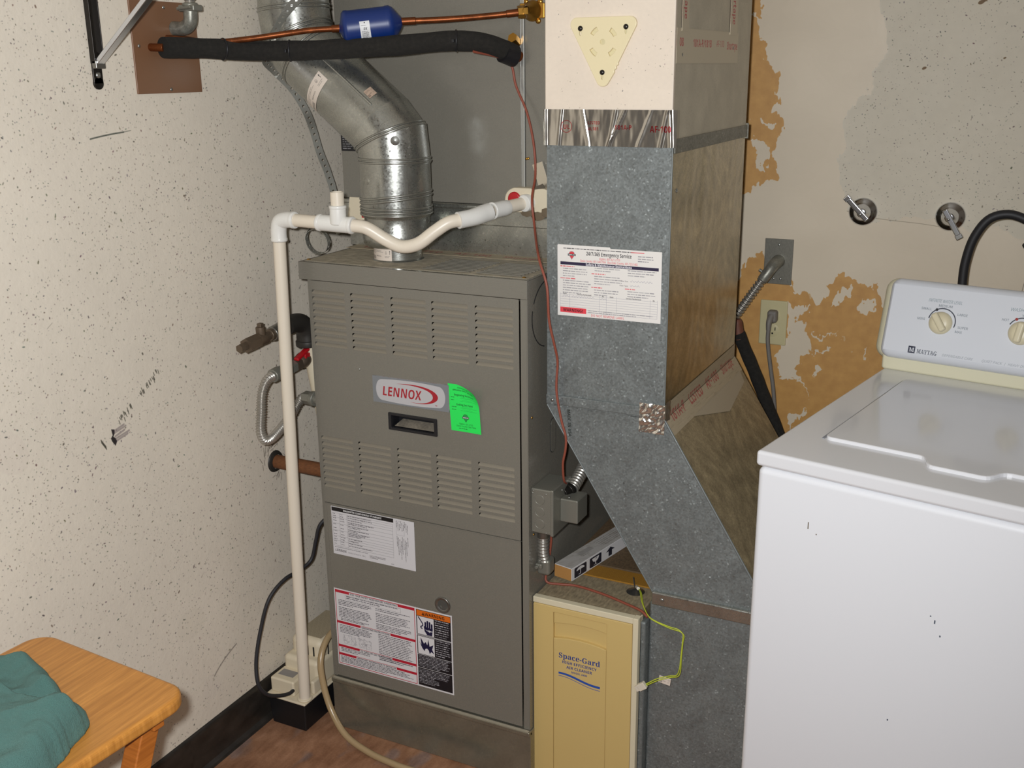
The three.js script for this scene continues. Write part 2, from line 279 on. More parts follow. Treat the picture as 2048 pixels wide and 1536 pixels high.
const texBadge = canvasTex(1024, 320, (g, w, h) => {
  g.fillStyle = '#7c7f82'; g.fillRect(0, 0, w, h);
  g.fillStyle = '#b9b7b8'; g.beginPath(); g.moveTo(120, 34); g.bezierCurveTo(380, 10, 660, 10, 900, 34); g.bezierCurveTo(1000, 52, 1000, 268, 900, 286); g.bezierCurveTo(660, 310, 380, 310, 120, 286); g.bezierCurveTo(20, 268, 20, 52, 120, 34); g.fill();
  g.save(); g.transform(1, 0, -0.13, 1, 26, 0); g.scale(0.84, 1); txt(g, 'LENNOX', 150, 172, 156, '#a3202c', { bold: 'bold', w: 640 }); g.restore();
  g.fillStyle = '#a3202c'; g.beginPath(); g.moveTo(330, 66); g.bezierCurveTo(620, 30, 860, 70, 880, 160); g.bezierCurveTo(888, 240, 700, 290, 500, 262); g.bezierCurveTo(680, 276, 812, 236, 812, 170); g.bezierCurveTo(812, 92, 600, 50, 330, 66); g.fill();
  txt(g, 'TM', 838, 262, 20, '#8d2430', { bold: 'bold' });
});
const texGreen = canvasTex(384, 520, (g, w, h) => {
  g.fillStyle = '#25e75a'; g.fillRect(0, 0, w, h); const K = '#06331a';
  txt(g, 'CONTRACTOR', 186, 34, 21, K, { bold: 'bold', align: 'center' }); txt(g, 'APPLIANCE INPUT SETTING', 192, 64, 24, K, { bold: 'bold', align: 'center', w: 270 });
  txt(g, 'Beginning Set Point', 196, 116, 29, K, { bold: 'bold', align: 'center', w: 250 }); txt(g, 'Ending Set Point', 196, 222, 29, K, { bold: 'bold', align: 'center', w: 210 });
  for (const y of [150, 180, 256, 286]) { lines(g, 28, y - 8, 92, 1, 10, K, 10); g.strokeStyle = '#0c5a2c'; g.lineWidth = 1.5; g.beginPath(); g.moveTo(140, y); g.lineTo(350, y); g.stroke(); g.beginPath(); for (let i = 0; i < 20; i++) g.lineTo(160 + i * 7, y - 6 - rr(0, 12)); g.lineWidth = 1; g.stroke(); }
  shield(g, 196, 362, 58, '#06331a', '#1f9c48', 'HARLOW');
  txt(g, 'Ogden: 621-2725', 196, 434, 23, K, { align: 'center' }); txt(g, 'Davis County: 544-7994', 196, 460, 24, K, { align: 'center', w: 250 }); lines(g, 100, 484, 190, 1, 10, K, 9);
});
const texDiag = canvasTex(1200, 640, (g, w, h) => {
  g.fillStyle = '#d4d2d4'; g.fillRect(0, 0, w, h); const K = '#26242a';
  g.fillStyle = '#141214'; g.fillRect(8, 8, 900, 52); txt(g, 'DIAGNOSTIC CODES/STATUS OF FURNACE', 460, 35, 33, '#f2f2f2', { bold: 'bold', align: 'center', w: 560 });
  g.strokeStyle = '#55545a'; g.lineWidth = 2; g.strokeRect(14, 84, 880, 440); for (const x of [118, 230]) { g.beginPath(); g.moveTo(x, 84); g.lineTo(x, 524); g.stroke(); }
  const ys = [84, 112, 142, 172, 220, 270, 312, 352, 390, 420, 452, 486, 524];
  ys.forEach((y, i) => { g.beginPath(); g.moveTo(230, y); g.lineTo(894, y); g.stroke(); if (i % 2 === 0) { g.beginPath(); g.moveTo(14, y); g.lineTo(230, y); g.stroke(); } if (i < ys.length - 1) { lines(g, 240, y + 7, rr(240, 600), y > 160 && y < 320 ? 2 : 1, 18, K, 13); lines(g, 24, y + 8, 84, 1, 16, K, 13, 4); lines(g, 128, y + 8, 92, 1, 16, K, 13, 4); } });
  txt(g, 'LENNOX', 24, 584, 42, K, { bold: 'bold', italic: 'italic' }); g.fillStyle = '#d4d2d4'; g.fillRect(20, 582, 180, 3); txt(g, 'I N D U S T R I E S   I N C.', 220, 592, 24, K); lines(g, 24, 540, 640, 1, 14, K, 9); lines(g, 540, 560, 250, 3, 15, K, 9); lines(g, 850, 610, 80, 1, 10, K, 10);
  // the upright column of print at the right
  g.save(); g.translate(940, 20); for (let k = 0; k < 9; k++) { g.save(); g.translate(16 + k * 19, 0); g.rotate(Math.PI / 2); lines(g, k % 3 * 20, 0, 170, 1, 10, K, 10); lines(g, 200 + (k % 4) * 20, 0, 360 - (k % 3) * 40, 1, 10, K, 10); g.restore(); } g.restore();
  g.strokeStyle = '#77767c'; g.strokeRect(948, 26, 110, 180);
});
const texSafety = canvasTex(1500, 960, (g, w, h) => {
  g.fillStyle = '#dcdadb'; g.fillRect(0, 0, w, h); const K = '#2b2a35', RED = '#b81f33', W = 1045;
  g.strokeStyle = RED; g.lineWidth = 7; g.strokeRect(16, 18, W - 22, 924);
  const head = (y, s, x0, x1) => { g.fillStyle = RED; g.fillRect(16, y, W - 22, 5); g.fillRect(16, y, x0 - 16, 30); g.fillRect(x1, y, W - 6 - x1, 30); txt(g, s, (x0 + x1) / 2, y + 21, 30, K, { bold: 'bold', align: 'center', w: x1 - x0 - 20 }); };
  head(18, 'FOR YOUR SAFETY READ BEFORE OPERATING', 200, 830);
  g.strokeStyle = '#55545c'; g.lineWidth = 2; g.strokeRect(145, 62, 720, 56); lines(g, 160, 70, 690, 2, 22, K, 15);
  const block = (x, y, ww, n, lh) => lines(g, x, y, ww, n, lh, K, 13, 7);
  block(50, 132, 440, 4, 19); block(50, 222, 440, 7, 19); block(70, 358, 400, 2, 17); block(540, 132, 450, 2, 20); block(540, 188, 450, 6, 20); block(540, 318, 450, 4, 19);
  head(400, 'OPERATING INSTRUCTIONS', 330, 720); block(50, 445, 440, 6, 18); block(560, 445, 440, 16, 21);
  g.strokeStyle = '#77767e'; g.lineWidth = 2; for (let k = 0; k < 60; k++) { const s = k & 1 ? 300 : 90; g.beginPath(); const x = s + rnd() * 170, y = 570 + rnd() * 100; g.ellipse(x, y, rr(4, 34), rr(4, 24), rnd() * 3, rnd() * 4, rnd() * 4 + 2); g.stroke(); }
  g.strokeRect(300, 575, 160, 100); g.strokeRect(100, 570, 150, 105);
  head(700, 'TO TURN OFF GAS TO APPLIANCE', 300, 730); block(50, 738, 430, 3, 18); block(560, 738, 440, 2, 18);
  head(806, 'IMPORTANT INFORMATION TO INSTALLER', 250, 780); block(40, 846, 970, 5, 17);
  // warning column
  g.fillStyle = '#15141a'; g.fillRect(1060, 18, 424, 924); g.fillStyle = '#dd6d17'; g.fillRect(1066, 24, 412, 66); txt(g, 'WARNING', 1290, 58, 50, '#241407', { bold: 'bold', align: 'center', w: 250 });
  g.fillStyle = '#241407'; g.beginPath(); g.moveTo(1128, 78); g.lineTo(1148, 38); g.lineTo(1168, 78); g.fill(); g.fillStyle = '#dd6d17'; g.fillRect(1146, 52, 4, 14); g.fillRect(1146, 69, 4, 5);
  const L = '#cfcdd2'; g.fillStyle = '#dcdadb'; g.fillRect(1070, 96, 206, 214); g.fillRect(1070, 336, 206, 214); g.fillRect(1060, 316, 424, 5); g.fillRect(1060, 326, 424, 4); g.fillRect(1060, 556, 424, 5); g.fillRect(1060, 720, 424, 5);
  lines(g, 1290, 100, 180, 8, 27, L, 16, 7); lines(g, 1290, 342, 180, 8, 26, L, 16, 7); lines(g, 1072, 572, 398, 8, 18, L, 12, 7); lines(g, 1072, 740, 398, 6, 18, L, 12, 7); lines(g, 1072, 850, 260, 4, 18, L, 12, 7);
  // shocked hand
  g.strokeStyle = '#14143a'; g.lineWidth = 13; g.beginPath(); g.moveTo(1084, 104); g.lineTo(1132, 170); g.quadraticCurveTo(1150, 200, 1122, 212); g.quadraticCurveTo(1100, 226, 1132, 240); g.stroke();
  g.fillStyle = '#14143a'; for (const [x, y, a] of [[1172, 150, 92], [1198, 132, 110], [1224, 140, 100], [1250, 160, 84]]) { g.beginPath(); g.roundRect(x - 11, y, 21, a, 10); g.fill(); } g.beginPath(); g.moveTo(1160, 210); g.lineTo(1262, 218); g.lineTo(1250, 306); g.lineTo(1190, 306); g.lineTo(1158, 262); g.closePath(); g.fill(); g.beginPath(); g.moveTo(1150, 206); g.lineTo(1170, 200); g.lineTo(1180, 250); g.lineTo(1160, 262); g.fill();
  g.fillStyle = '#dcdadb'; g.beginPath(); g.moveTo(1160, 240); g.lineTo(1212, 252); g.lineTo(1204, 240); g.lineTo(1266, 252); g.lineTo(1222, 262); g.lineTo(1230, 272); g.closePath(); g.fill();
  // burst
  g.fillStyle = '#14143a'; g.beginPath(); [[1084, 400], [1112, 440], [1104, 350], [1146, 420], [1166, 392], [1186, 430], [1202, 356], [1214, 440], [1262, 410], [1244, 470], [1270, 520], [1232, 500], [1214, 530], [1202, 490], [1182, 470], [1160, 480], [1150, 510], [1124, 480]].forEach(([x, y], i) => g[i ? 'lineTo' : 'moveTo'](x, y)); g.closePath(); g.fill();
});
const texService = canvasTex(1200, 800, (g, w, h) => {
  g.fillStyle = '#e4e0da'; g.fillRect(0, 0, w, h); const K = '#3a383c', RED = '#d8404a', I = '#2a2340';
  lines(g, 70, 34, 1030, 1, 10, K, 15, 9); g.fillStyle = RED; g.globalAlpha = 0.7; g.fillRect(850, 34, 150, 10); g.globalAlpha = 1;
  shield(g, 170, 110, 62, '#9a979c', '#d5414a', 'HARLOW');
  txt(g, '24/7/365 Emergency Service', 600, 84, 58, K, { bold: 'bold', align: 'center', w: 520 }); txt(g, 'Ogden: 801.621.2725', 610, 132, 32, RED, { align: 'center', w: 240 }); txt(g, 'Davis County: 801.544.7994   Box Elder County: 435.723.1482', 600, 166, 32, RED, { align: 'center', w: 660 });
  lines(g, 930, 74, 180, 3, 26, '#77757c', 15); g.fillStyle = I; g.fillRect(36, 188, 1128, 34); txt(g, 'Safety & Maintenance Instructions', 600, 206, 36, '#f0eef0', { bold: 'bold', align: 'center', w: 530 });
  const hd = (x, y, ww) => lines(g, x, y, ww, 1, 10, RED, 17, 7), bk = (x, y, ww, n) => lines(g, x, y, ww, n, 27, '#8b898e', 15, 9);
  hd(36, 234, 210); bk(66, 260, 300, 4); hd(36, 368, 280); bk(66, 394, 340, 6); bk(440, 234, 300, 2); hd(404, 296, 320); bk(436, 324, 330, 4); hd(404, 448, 170); bk(436, 476, 310, 3); bk(820, 234, 330, 3); hd(790, 436, 240); bk(820, 464, 330, 3);
  g.strokeStyle = '#8d8c9c'; g.lineWidth = 2; for (let i = 0; i < 8; i++) { g.beginPath(); g.moveTo(36, 556 + i * 27); g.lineTo(1160, 556 + i * 27 - (i ? 0 : 0)); g.stroke(); } for (const x of [36, 150, 500, 580, 700, 1080, 1160]) { g.beginPath(); g.moveTo(x, 540); g.lineTo(x, 744); g.stroke(); }
  for (const [x, s] of [[90, 'Date'], [320, 'Service Performed'], [540, 'By'], [640, 'Date'], [890, 'Service Performed'], [1118, 'By']]) txt(g, s, x, 546, 19, K, { bold: 'bold', align: 'center' });
  g.lineWidth = 2; g.strokeStyle = '#74728a'; for (const [x, y, n] of [[850, 352, 26], [850, 402, 12], [60, 574, 10], [170, 574, 28], [508, 574, 9]]) { g.beginPath(); for (let i = 0; i < n; i++) g.lineTo(x + i * 10, y + Math.sin(i * 1.9) * 8 + rr(-5, 5)); g.stroke(); }
  txt(g, 'Filter Size:', 828, 356, 20, K, { align: 'right' }); txt(g, 'Filter Type:', 828, 406, 20, K, { align: 'right' });
  g.fillStyle = '#e2444f'; g.fillRect(36, 702, 310, 60); txt(g, 'WARNING!', 190, 733, 46, '#2a1015', { bold: 'bold', align: 'center' });
  lines(g, 370, 716, 760, 2, 20, '#8b898e', 14, 9); txt(g, 'DO NOT REMOVE LABEL', 596, 772, 36, RED, { align: 'center' });
});
const texGard = canvasTex(560, 400, (g, w, h) => {
  g.fillStyle = '#cfb474'; g.fillRect(0, 0, w, h); const K = '#1f3a86';
  g.fillStyle = '#1c3478'; txt(g, 'Space-Gard', 280, 70, 86, K, { bold: 'bold', align: 'center', font: 'serif', w: 480 }); g.fillStyle = '#cfb474';
  txt(g, 'HIGH EFFICIENCY', 280, 142, 47, K, { bold: 'bold', align: 'center', w: 430 }); txt(g, 'AIR CLEANER', 280, 196, 47, K, { bold: 'bold', align: 'center', w: 340 }); txt(g, 'MODEL 2400', 280, 246, 31, K, { bold: 'bold', align: 'center', w: 200 });
  g.fillStyle = '#2850a6'; g.beginPath(); g.moveTo(40, 276); g.bezierCurveTo(230, 262, 320, 346, 520, 336); g.lineTo(520, 364); g.bezierCurveTo(320, 372, 220, 288, 40, 300); g.fill(); g.strokeStyle = '#2850a6'; g.lineWidth = 6; g.beginPath(); g.moveTo(40, 322); g.bezierCurveTo(220, 308, 320, 398, 520, 388); g.stroke();
});
const texTapeFront = canvasTex(1024, 256, (g, w, h) => {
  g.fillStyle = '#b9b4ab'; g.fillRect(0, 0, w, h); const K = '#b8262f'; g.globalAlpha = 0.85;
  g.strokeStyle = K; g.lineWidth = 4; g.beginPath(); g.arc(185, 120, 42, 0, 7); g.stroke(); txt(g, 'UL', 185, 122, 44, K, { bold: 'bold', align: 'center' });
  txt(g, 'LISTED', 400, 92, 30, K, { bold: 'bold', align: 'center' }); txt(g, 'UL181', 394, 134, 30, K, { bold: 'bold', align: 'center' }); txt(g, '181A-P', 625, 122, 44, K, { bold: 'bold', align: 'center', w: 130 }); txt(g, 'AF-100', 905, 132, 60, K, { bold: 'bold', align: 'center', w: 160 }); g.globalAlpha = 1;
});
const texTapeSide = canvasTex(1024, 256, (g, w, h) => {
  g.fillStyle = '#c3b8a2'; g.fillRect(0, 0, w, h); const K = '#b3343a'; g.globalAlpha = 0.8; txt(g, '08', 40, 100, 86, K, { bold: 'bold', w: 60 }); txt(g, '181A-P/181B', 240, 104, 80, K, { bold: 'bold', w: 300 }); txt(g, 'AF-100', 620, 100, 72, K, { w: 140 }); txt(g, 'Shurtape', 810, 112, 88, K, { bold: 'bold', w: 200 }); g.globalAlpha = 1;
});
const texTapeUp = canvasTex(128, 512, (g, w, h) => { g.fillStyle = '#c3b8a2'; g.fillRect(0, 0, w, h); g.save(); g.translate(64, 256); g.rotate(Math.PI / 2); g.globalAlpha = 0.8; txt(g, 'Shurtape', 0, 0, 78, '#b3343a', { bold: 'bold', align: 'center', w: 420 }); g.restore(); });
const texTapeRed = canvasTex(1024, 128, (g, w, h) => { g.fillStyle = '#b7a98f'; g.fillRect(0, 0, w, h); g.globalAlpha = 0.65; for (const [x, s] of [[60, '181A-P'], [300, 'LISTED'], [540, 'AF-100'], [780, 'Shurtape']]) txt(g, s, x, 66, 62, '#a5363a', { bold: 'bold', w: 180 }); g.globalAlpha = 1; for (let i = 0; i < 500; i++) { g.fillStyle = `rgba(${rnd() > 0.5 ? '220,205,180' : '110,96,78'},${rr(0.04, 0.16)})`; g.fillRect(rnd() * w, rnd() * h, rr(4, 60), rr(1, 5)); } });
const texPipeLabel = canvasTex(640, 150, (g, w, h) => {
  g.fillStyle = '#ddd0c2'; g.fillRect(0, 0, w, h); const K = '#3c3a3c'; lines(g, 20, 22, 420, 3, 16, '#6c6864', 9); g.strokeStyle = K; g.lineWidth = 3; g.beginPath(); g.arc(510, 46, 18, 0, 7); g.stroke(); txt(g, 'UL', 510, 47, 18, K, { bold: 'bold', align: 'center' });
  g.fillStyle = K; g.fillRect(592, 26, 8, 40); g.beginPath(); g.moveTo(584, 34); g.lineTo(596, 16); g.lineTo(608, 34); g.fill(); lines(g, 480, 86, 130, 2, 16, '#6c6864', 9); txt(g, 'MADE IN U.S.A.', 230, 92, 22, K, { bold: 'bold' });
  for (let i = 0; i < 34; i++) { g.fillStyle = K; g.fillRect(30 + i * 5, 92, rnd() > 0.5 ? 3 : 1.6, 44); }
});
const texDrier = canvasTex(160, 256, (g, w, h) => { g.fillStyle = '#dfe0e0'; g.fillRect(0, 0, w, h); const K = '#1d1d22'; g.fillStyle = K; g.beginPath(); g.arc(80, 22, 9, 0, 7); g.fill(); lines(g, 20, 56, 120, 1, 10, K, 10); txt(g, 'EK', 80, 104, 50, K, { bold: 'bold', align: 'center', italic: 'italic' }); lines(g, 24, 140, 112, 7, 15, K, 11, 5); });
const texDark = canvasTex(128, 128, (g, w, h) => { g.fillStyle = '#1b1a1c'; g.fillRect(0, 0, w, h); lines(g, 10, 14, 108, 6, 18, '#a9a7a9', 10, 6); });
const texMade = canvasTex(320, 64, (g, w, h) => { g.clearRect(0, 0, w, h); txt(g, 'MADE IN USA', 10, 34, 48, '#23261f', { bold: 'bold', w: 300 }); });
const texCartonSide = canvasTex(1024, 160, (g, w, h) => {
  g.fillStyle = '#d9d6d4'; g.fillRect(0, 0, w, h); const K = '#20222e'; g.fillStyle = K; g.beginPath(); g.roundRect(24, 14, 120, 132, 12); g.fill(); g.beginPath(); g.roundRect(176, 14, 120, 132, 12); g.fill();
  g.fillStyle = '#d9d6d4'; g.beginPath(); g.arc(84, 66, 40, Math.PI, 0); g.fill(); g.fillRect(81, 60, 6, 66); g.fillRect(66, 120, 20, 6); g.beginPath(); g.moveTo(200, 34); g.lineTo(272, 34); g.quadraticCurveTo(268, 84, 240, 92); g.lineTo(240, 124); g.lineTo(258, 130); g.lineTo(214, 130); g.lineTo(232, 124); g.lineTo(232, 92); g.quadraticCurveTo(204, 84, 200, 34); g.fill(); g.fillStyle = K; g.beginPath(); g.moveTo(244, 34); g.lineTo(232, 60); g.lineTo(246, 52); g.closePath(); g.fill();
  g.beginPath(); g.moveTo(390, 20); g.lineTo(436, 70); g.lineTo(408, 70); g.lineTo(408, 140); g.lineTo(372, 140); g.lineTo(372, 70); g.lineTo(344, 70); g.fill();
});
const texCartonTop = canvasTex(1024, 160, (g, w, h) => { g.fillStyle = '#c3beb7'; g.fillRect(0, 0, w, h); for (let i = 0; i < 26; i++) { g.fillStyle = 'rgba(90,86,84,.55)'; g.fillRect(170 + i * 5, 40, 2.4, 50); } lines(g, 170, 98, 130, 1, 10, '#77726c', 10); lines(g, 360, 26, 500, 5, 22, '#8d8880', 12, 9); for (let i = 0; i < 240; i++) { g.fillStyle = `rgba(120,108,92,${rr(0.03, 0.12)})`; g.beginPath(); g.ellipse(rnd() * w, rnd() * h, rr(4, 40), rr(3, 14), rnd(), 0, 7); g.fill(); } });
const texConsole = canvasTex(2048, 480, (g, w, h) => { // 0.70 m by 0.164 m
  g.fillStyle = '#d9dce2'; g.fillRect(0, 0, w, h); const S = w / 0.7, Kc = '#76808a', K = '#3b3f4c';
  const dial = (cx, cy, words, name, a0, a1, dot) => { txt(g, name, cx, cy - 118, 26, '#8d9ba3', { align: 'center', italic: 'italic', w: 190 }); g.strokeStyle = K; g.lineWidth = 6; g.beginPath(); g.arc(cx, cy, 76, a0, a1); g.stroke(); for (const [a, s] of words) { const c = Math.cos(a), q = Math.sin(a); txt(g, s, cx + c * 96, cy + q * 92, 20, Kc, { align: c > 0.3 ? 'left' : c < -0.3 ? 'right' : 'center' }); } g.fillStyle = dot; g.beginPath(); g.arc(cx + Math.cos(-2.1) * 76, cy + Math.sin(-2.1) * 76, 8, 0, 7); g.fill(); };
  dial(0.113 * S, 232, [[-3.1, 'MINI'], [-2.35, 'SMALL'], [-1.5, 'MEDIUM'], [-0.6, 'LARGE'], [0.25, 'SUPER'], [0.55, 'MAX']], 'INFINITE WATER LEVEL', -3.0, 0.35, '#22242c');
  dial(0.262 * S, 232, [[-2.5, 'HOT'], [-1.4, 'WARM'], [-0.4, 'COLD']], 'WASH - RINSE', -2.7, -0.2, '#9c2c26');
  g.fillStyle = '#2f3346'; g.beginPath(); g.roundRect(0.0585 * S, 398, 40, 42, 3); g.fill(); txt(g, 'M', 0.0585 * S + 20, 420, 34, '#d9dce2', { bold: 'bold', align: 'center', font: 'serif' }); txt(g, 'MAYTAG', 0.0755 * S, 424, 34, '#5b606c', { font: 'serif', bold: 'bold', w: 116 });
  txt(g, 'DEPENDABLE CARE', 0.125 * S, 424, 20, '#a2a8b0', { italic: 'italic' }); txt(g, 'QUIET PACK  |  HEAVY DUTY', 0.2 * S, 424, 20, '#a2a8b0', { italic: 'italic' }); txt(g, 'OVERSIZE CAPACITY', 0.32 * S, 424, 20, '#a2a8b0', { italic: 'italic' });
});

// ---------------------------------------------------------------- materials
const M = (o) => new THREE.MeshStandardMaterial({ roughness: 0.6, metalness: 0, ...o });
const MP = (o) => new THREE.MeshPhysicalMaterial({ roughness: 0.5, metalness: 0, ...o });
const m = {
  leftWall: MP({ map: texLeft, roughness: 0.62, bumpMap: rep(texPlaster, 9), bumpScale: 0.0007 }),
  backWall: MP({ map: texBack, roughness: 1, roughnessMap: texBackRough, bumpMap: rep(texPlaster, 5), bumpScale: 0.00022 }),
  roomWall: M({ color: 0xd0cdc8, roughness: 0.7 }), ceiling: M({ color: 0xdedad0, roughness: 0.8 }),
  floor: M({ map: rep(texFloor, 0.9), roughness: 0.62 }), baseboard: MP({ map: rep(texBase, 2, 6), roughness: 0.38 }),
  cabinet: M({ color: 0x78746a, roughness: 0.46, roughnessMap: rep(texDust, 4) }), bladeDust: M({ color: 0xaaa294, map: rep(texDust, 6), roughness: 0.8 }), topDust: M({ color: 0xd8d0be, map: rep(texDust, 3), roughness: 0.8 }), cabinetDusty: M({ color: 0x928b80, map: rep(texDust, 3), roughness: 0.75 }),
  zinc: M({ color: 0xbfc3c1, metalness: 0.45, roughness: 1, ...zincMaps(1 / GT), normalScale: new THREE.Vector2(1, 1) }),
  pipeZinc: M({ color: 0xf4f5f0, metalness: 0.9, roughness: 0.58, map: rep(texPipe, 1 / GT), roughnessMap: rep(texZincRough, 1 / GT), normalMap: rep(texZincN, 1 / GT), normalScale: new THREE.Vector2(0.2, 0.2) }),
  slopeZinc: M({ color: 0xd8d4ca, metalness: 0.3, roughness: 0.45, map: rep(texDirt, 1 / GT) }), sideZinc: M({ color: 0xe0dccf, metalness: 0.68, roughness: 0.24, map: rep(texDirt, 1 / GT) }), baseZinc: M({ color: 0xc2bba8, metalness: 0.55, roughness: 0.4, map: rep(texPipe, 2), roughnessMap: rep(texDust, 3) }), strap: M({ color: 0x9c9b92, metalness: 0.5, roughness: 0.5 }),
  dustyZinc: M({ color: 0xb8b2a4, metalness: 0.6, roughness: 0.9, map: rep(texZinc, 1 / GT), roughnessMap: rep(texZincRough, 1 / GT) }),
  box: M({ color: 0xb2b3ac, metalness: 0.5, roughness: 0.42, map: rep(texDust, 9) }), flex: M({ color: 0xb4b0a8, metalness: 0.8, roughness: 0.36 }), chrome: M({ color: 0xdfe2e8, metalness: 1, roughness: 0.17 }),
  steel: M({ color: 0x8d8b86, metalness: 0.9, roughness: 0.35 }), darkSteel: M({ color: 0x35322f, metalness: 0.75, roughness: 0.32 }), castIron: M({ color: 0x3a3733, metalness: 0.45, roughness: 0.5 }), dullBrass: M({ color: 0x6f6152, metalness: 0.65, roughness: 0.48 }),
  brass: M({ color: 0xb98a3e, metalness: 0.95, roughness: 0.28 }), copper: M({ color: 0x9c5830, metalness: 0.75, roughness: 0.42, map: rep(texDust, 8) }), rust: M({ color: 0x8e5a34, roughness: 0.8, map: rep(texDust, 10) }), screw: M({ color: 0xa9aaa6, metalness: 0.9, roughness: 0.3 }),
  pvcPipe: MP({ color: 0xe4d9c6, roughness: 0.36 }), pvcFit: MP({ color: 0xe6e4dd, roughness: 0.32 }), red: MP({ color: 0xb3151f, roughness: 0.4 }), cream: MP({ color: 0xd8ccb2, roughness: 0.5 }),
  foam: M({ color: 0x2b2926, roughness: 0.95, bumpMap: rep(texTerry, 12), bumpScale: 0.0009, map: rep(texDust, 14) }), black: MP({ color: 0x1c1c1f, roughness: 0.42 }), rubber: MP({ color: 0x242326, roughness: 0.55 }), tank: MP({ color: 0x141416, roughness: 0.5 }),
  pump: MP({ color: 0xdccfb4, roughness: 0.5 }), pumpTop: M({ color: 0xcfc2a8, roughness: 0.75, map: rep(texDust, 6) }), vinyl: MP({ color: 0xb59c75, roughness: 0.25, transmission: 0.15, thickness: 0.004 }), slot: M({ color: 0x0c0c0c, roughness: 0.9 }),
  blue: MP({ color: 0x0d2c6c, roughness: 0.4, clearcoat: 0.2 }), brownWire: MP({ color: 0x8e4a38, roughness: 0.5 }), ygWire: MP({ color: 0xb9c43a, roughness: 0.45 }), connector: MP({ color: 0xd6cdbb, roughness: 0.45 }),
  tanDoor: MP({ color: 0xcfb474, roughness: 0.5 }), cleanerTop: M({ color: 0xb9ab8f, roughness: 0.7, map: rep(texDust, 5) }), creamTrim: MP({ color: 0xd9cfb2, roughness: 0.5 }),
  card: M({ color: 0xb88548, roughness: 0.85 }), yellowCard: M({ color: 0xc8912e, roughness: 0.8, map: rep(texDust, 6) }), brownCard: M({ color: 0x80694d, roughness: 0.85, map: rep(texDust, 6) }), carton: M({ color: 0xd9d6d4, roughness: 0.7 }),
  brownPlate: MP({ color: 0x7e5b42, roughness: 0.33 }), plate: MP({ color: 0xe4d6ae, roughness: 0.42 }), ivory: MP({ color: 0xc6bc92, roughness: 0.4 }), greyCord: MP({ color: 0x77726b, roughness: 0.55 }),
  white: MP({ color: 0xe1e2e5, roughness: 0.36 }), enamel: MP({ color: 0xdddddf, roughness: 0.2, clearcoat: 0.6, clearcoatRoughness: 0.08 }), consoleCream: MP({ color: 0xdcd7bb, roughness: 0.42 }), knob: MP({ color: 0xd9cfb0, roughness: 0.38 }),
  wood: MP({ color: 0xe9dccb, map: rep(texWood, 1.4, 2.4), roughness: 0.4, clearcoat: 0.25, clearcoatRoughness: 0.3 }), woodLeg: MP({ color: 0xd2ac8c, map: rep(texWood, 1.4, 4), roughness: 0.5 }), towel: MP({ color: 0x50756e, roughness: 1, sheen: 0.6, sheenColor: new THREE.Color(0x9fc4bc), sheenRoughness: 0.6, bumpMap: rep(texTerry, 9), bumpScale: 0.0022 }),
  grime: M({ color: 0x6d5f4c, roughness: 0.95 }),
};
const print = (t, o = {}) => MP({ map: t, roughness: 0.5, ...o });
const paintedTex = canvasTex(1024, 1024, (g, w, h) => { mottled(g, w, h, [226, 212, 194], 9, 4); specks(g, w, h, 1300, w / 0.5, 0.55); });
m.painted = MP({ map: rep(paintedTex, 2), roughness: 0.5 });
const greyPaintTex = canvasTex(512, 512, (g, w, h) => { mottled(g, w, h, [186, 177, 158], 22, 7); for (let i = 0; i < 3600; i++) { g.fillStyle = `rgba(${rnd() > 0.5 ? '210,200,180' : '70,68,60'},${rr(0.1, 0.3)})`; g.fillRect(rnd() * w, rnd() * h, 1.4, 1.4); } });
m.dustySide = M({ map: rep(greyPaintTex, 2.4), metalness: 0.35, roughness: 0.5, color: 0xffffff });

// ---------------------------------------------------------------- room
const ZB = -2.66, XL = -1.566, XR = 1.75, ZF = 1.7, HT = 2.44;
{
  const g = box(XL - 0.1, XL, 0, HT, ZB - 0.1, ZF + 0.1), p = g.attributes.position, uv = g.attributes.uv;
  for (let i = 0; i < p.count; i++) uv.setXY(i, (-p.getZ(i) * -1 + 2.66) / WL, p.getY(i) / WL);
  texLeft.wrapS = texLeft.wrapT = THREE.MirroredRepeatWrapping; struct('wall_left', g, m.leftWall);
  const b = box(XL, XR, 0, HT, ZB - 0.1, ZB), q = b.attributes.position, w = b.attributes.uv;
  for (let i = 0; i < q.count; i++) w.setXY(i, (q.getX(i) - BX) / BS, (q.getY(i) - BY) / BS);
  texBack.wrapS = texBack.wrapT = texBackRough.wrapS = texBackRough.wrapT = THREE.MirroredRepeatWrapping; struct('wall_back', b, m.backWall);
  struct('wall_right', box(XR, XR + 0.1, 0, HT, ZB - 0.1, ZF + 0.1), m.roomWall); struct('wall_front', box(XL, XR, 0, HT, ZF, ZF + 0.1), m.roomWall);
  struct('floor', metric(box(XL - 0.1, XR + 0.1, -0.1, 0, ZB - 0.1, ZF + 0.1)), m.floor); struct('ceiling', box(XL - 0.1, XR + 0.1, HT, HT + 0.1, ZB - 0.1, ZF + 0.1), m.ceiling);
  const s = new THREE.Shape(); s.moveTo(0, 0); s.lineTo(0.016, 0); s.lineTo(0.013, 0.006); s.lineTo(0.0065, 0.014); s.lineTo(0.006, 0.098); s.quadraticCurveTo(0.005, 0.108, 0, 0.109);
  struct('baseboard_left', metric(slab(s, ZF - ZB).translate(XL, 0, ZB)), m.baseboard);
}

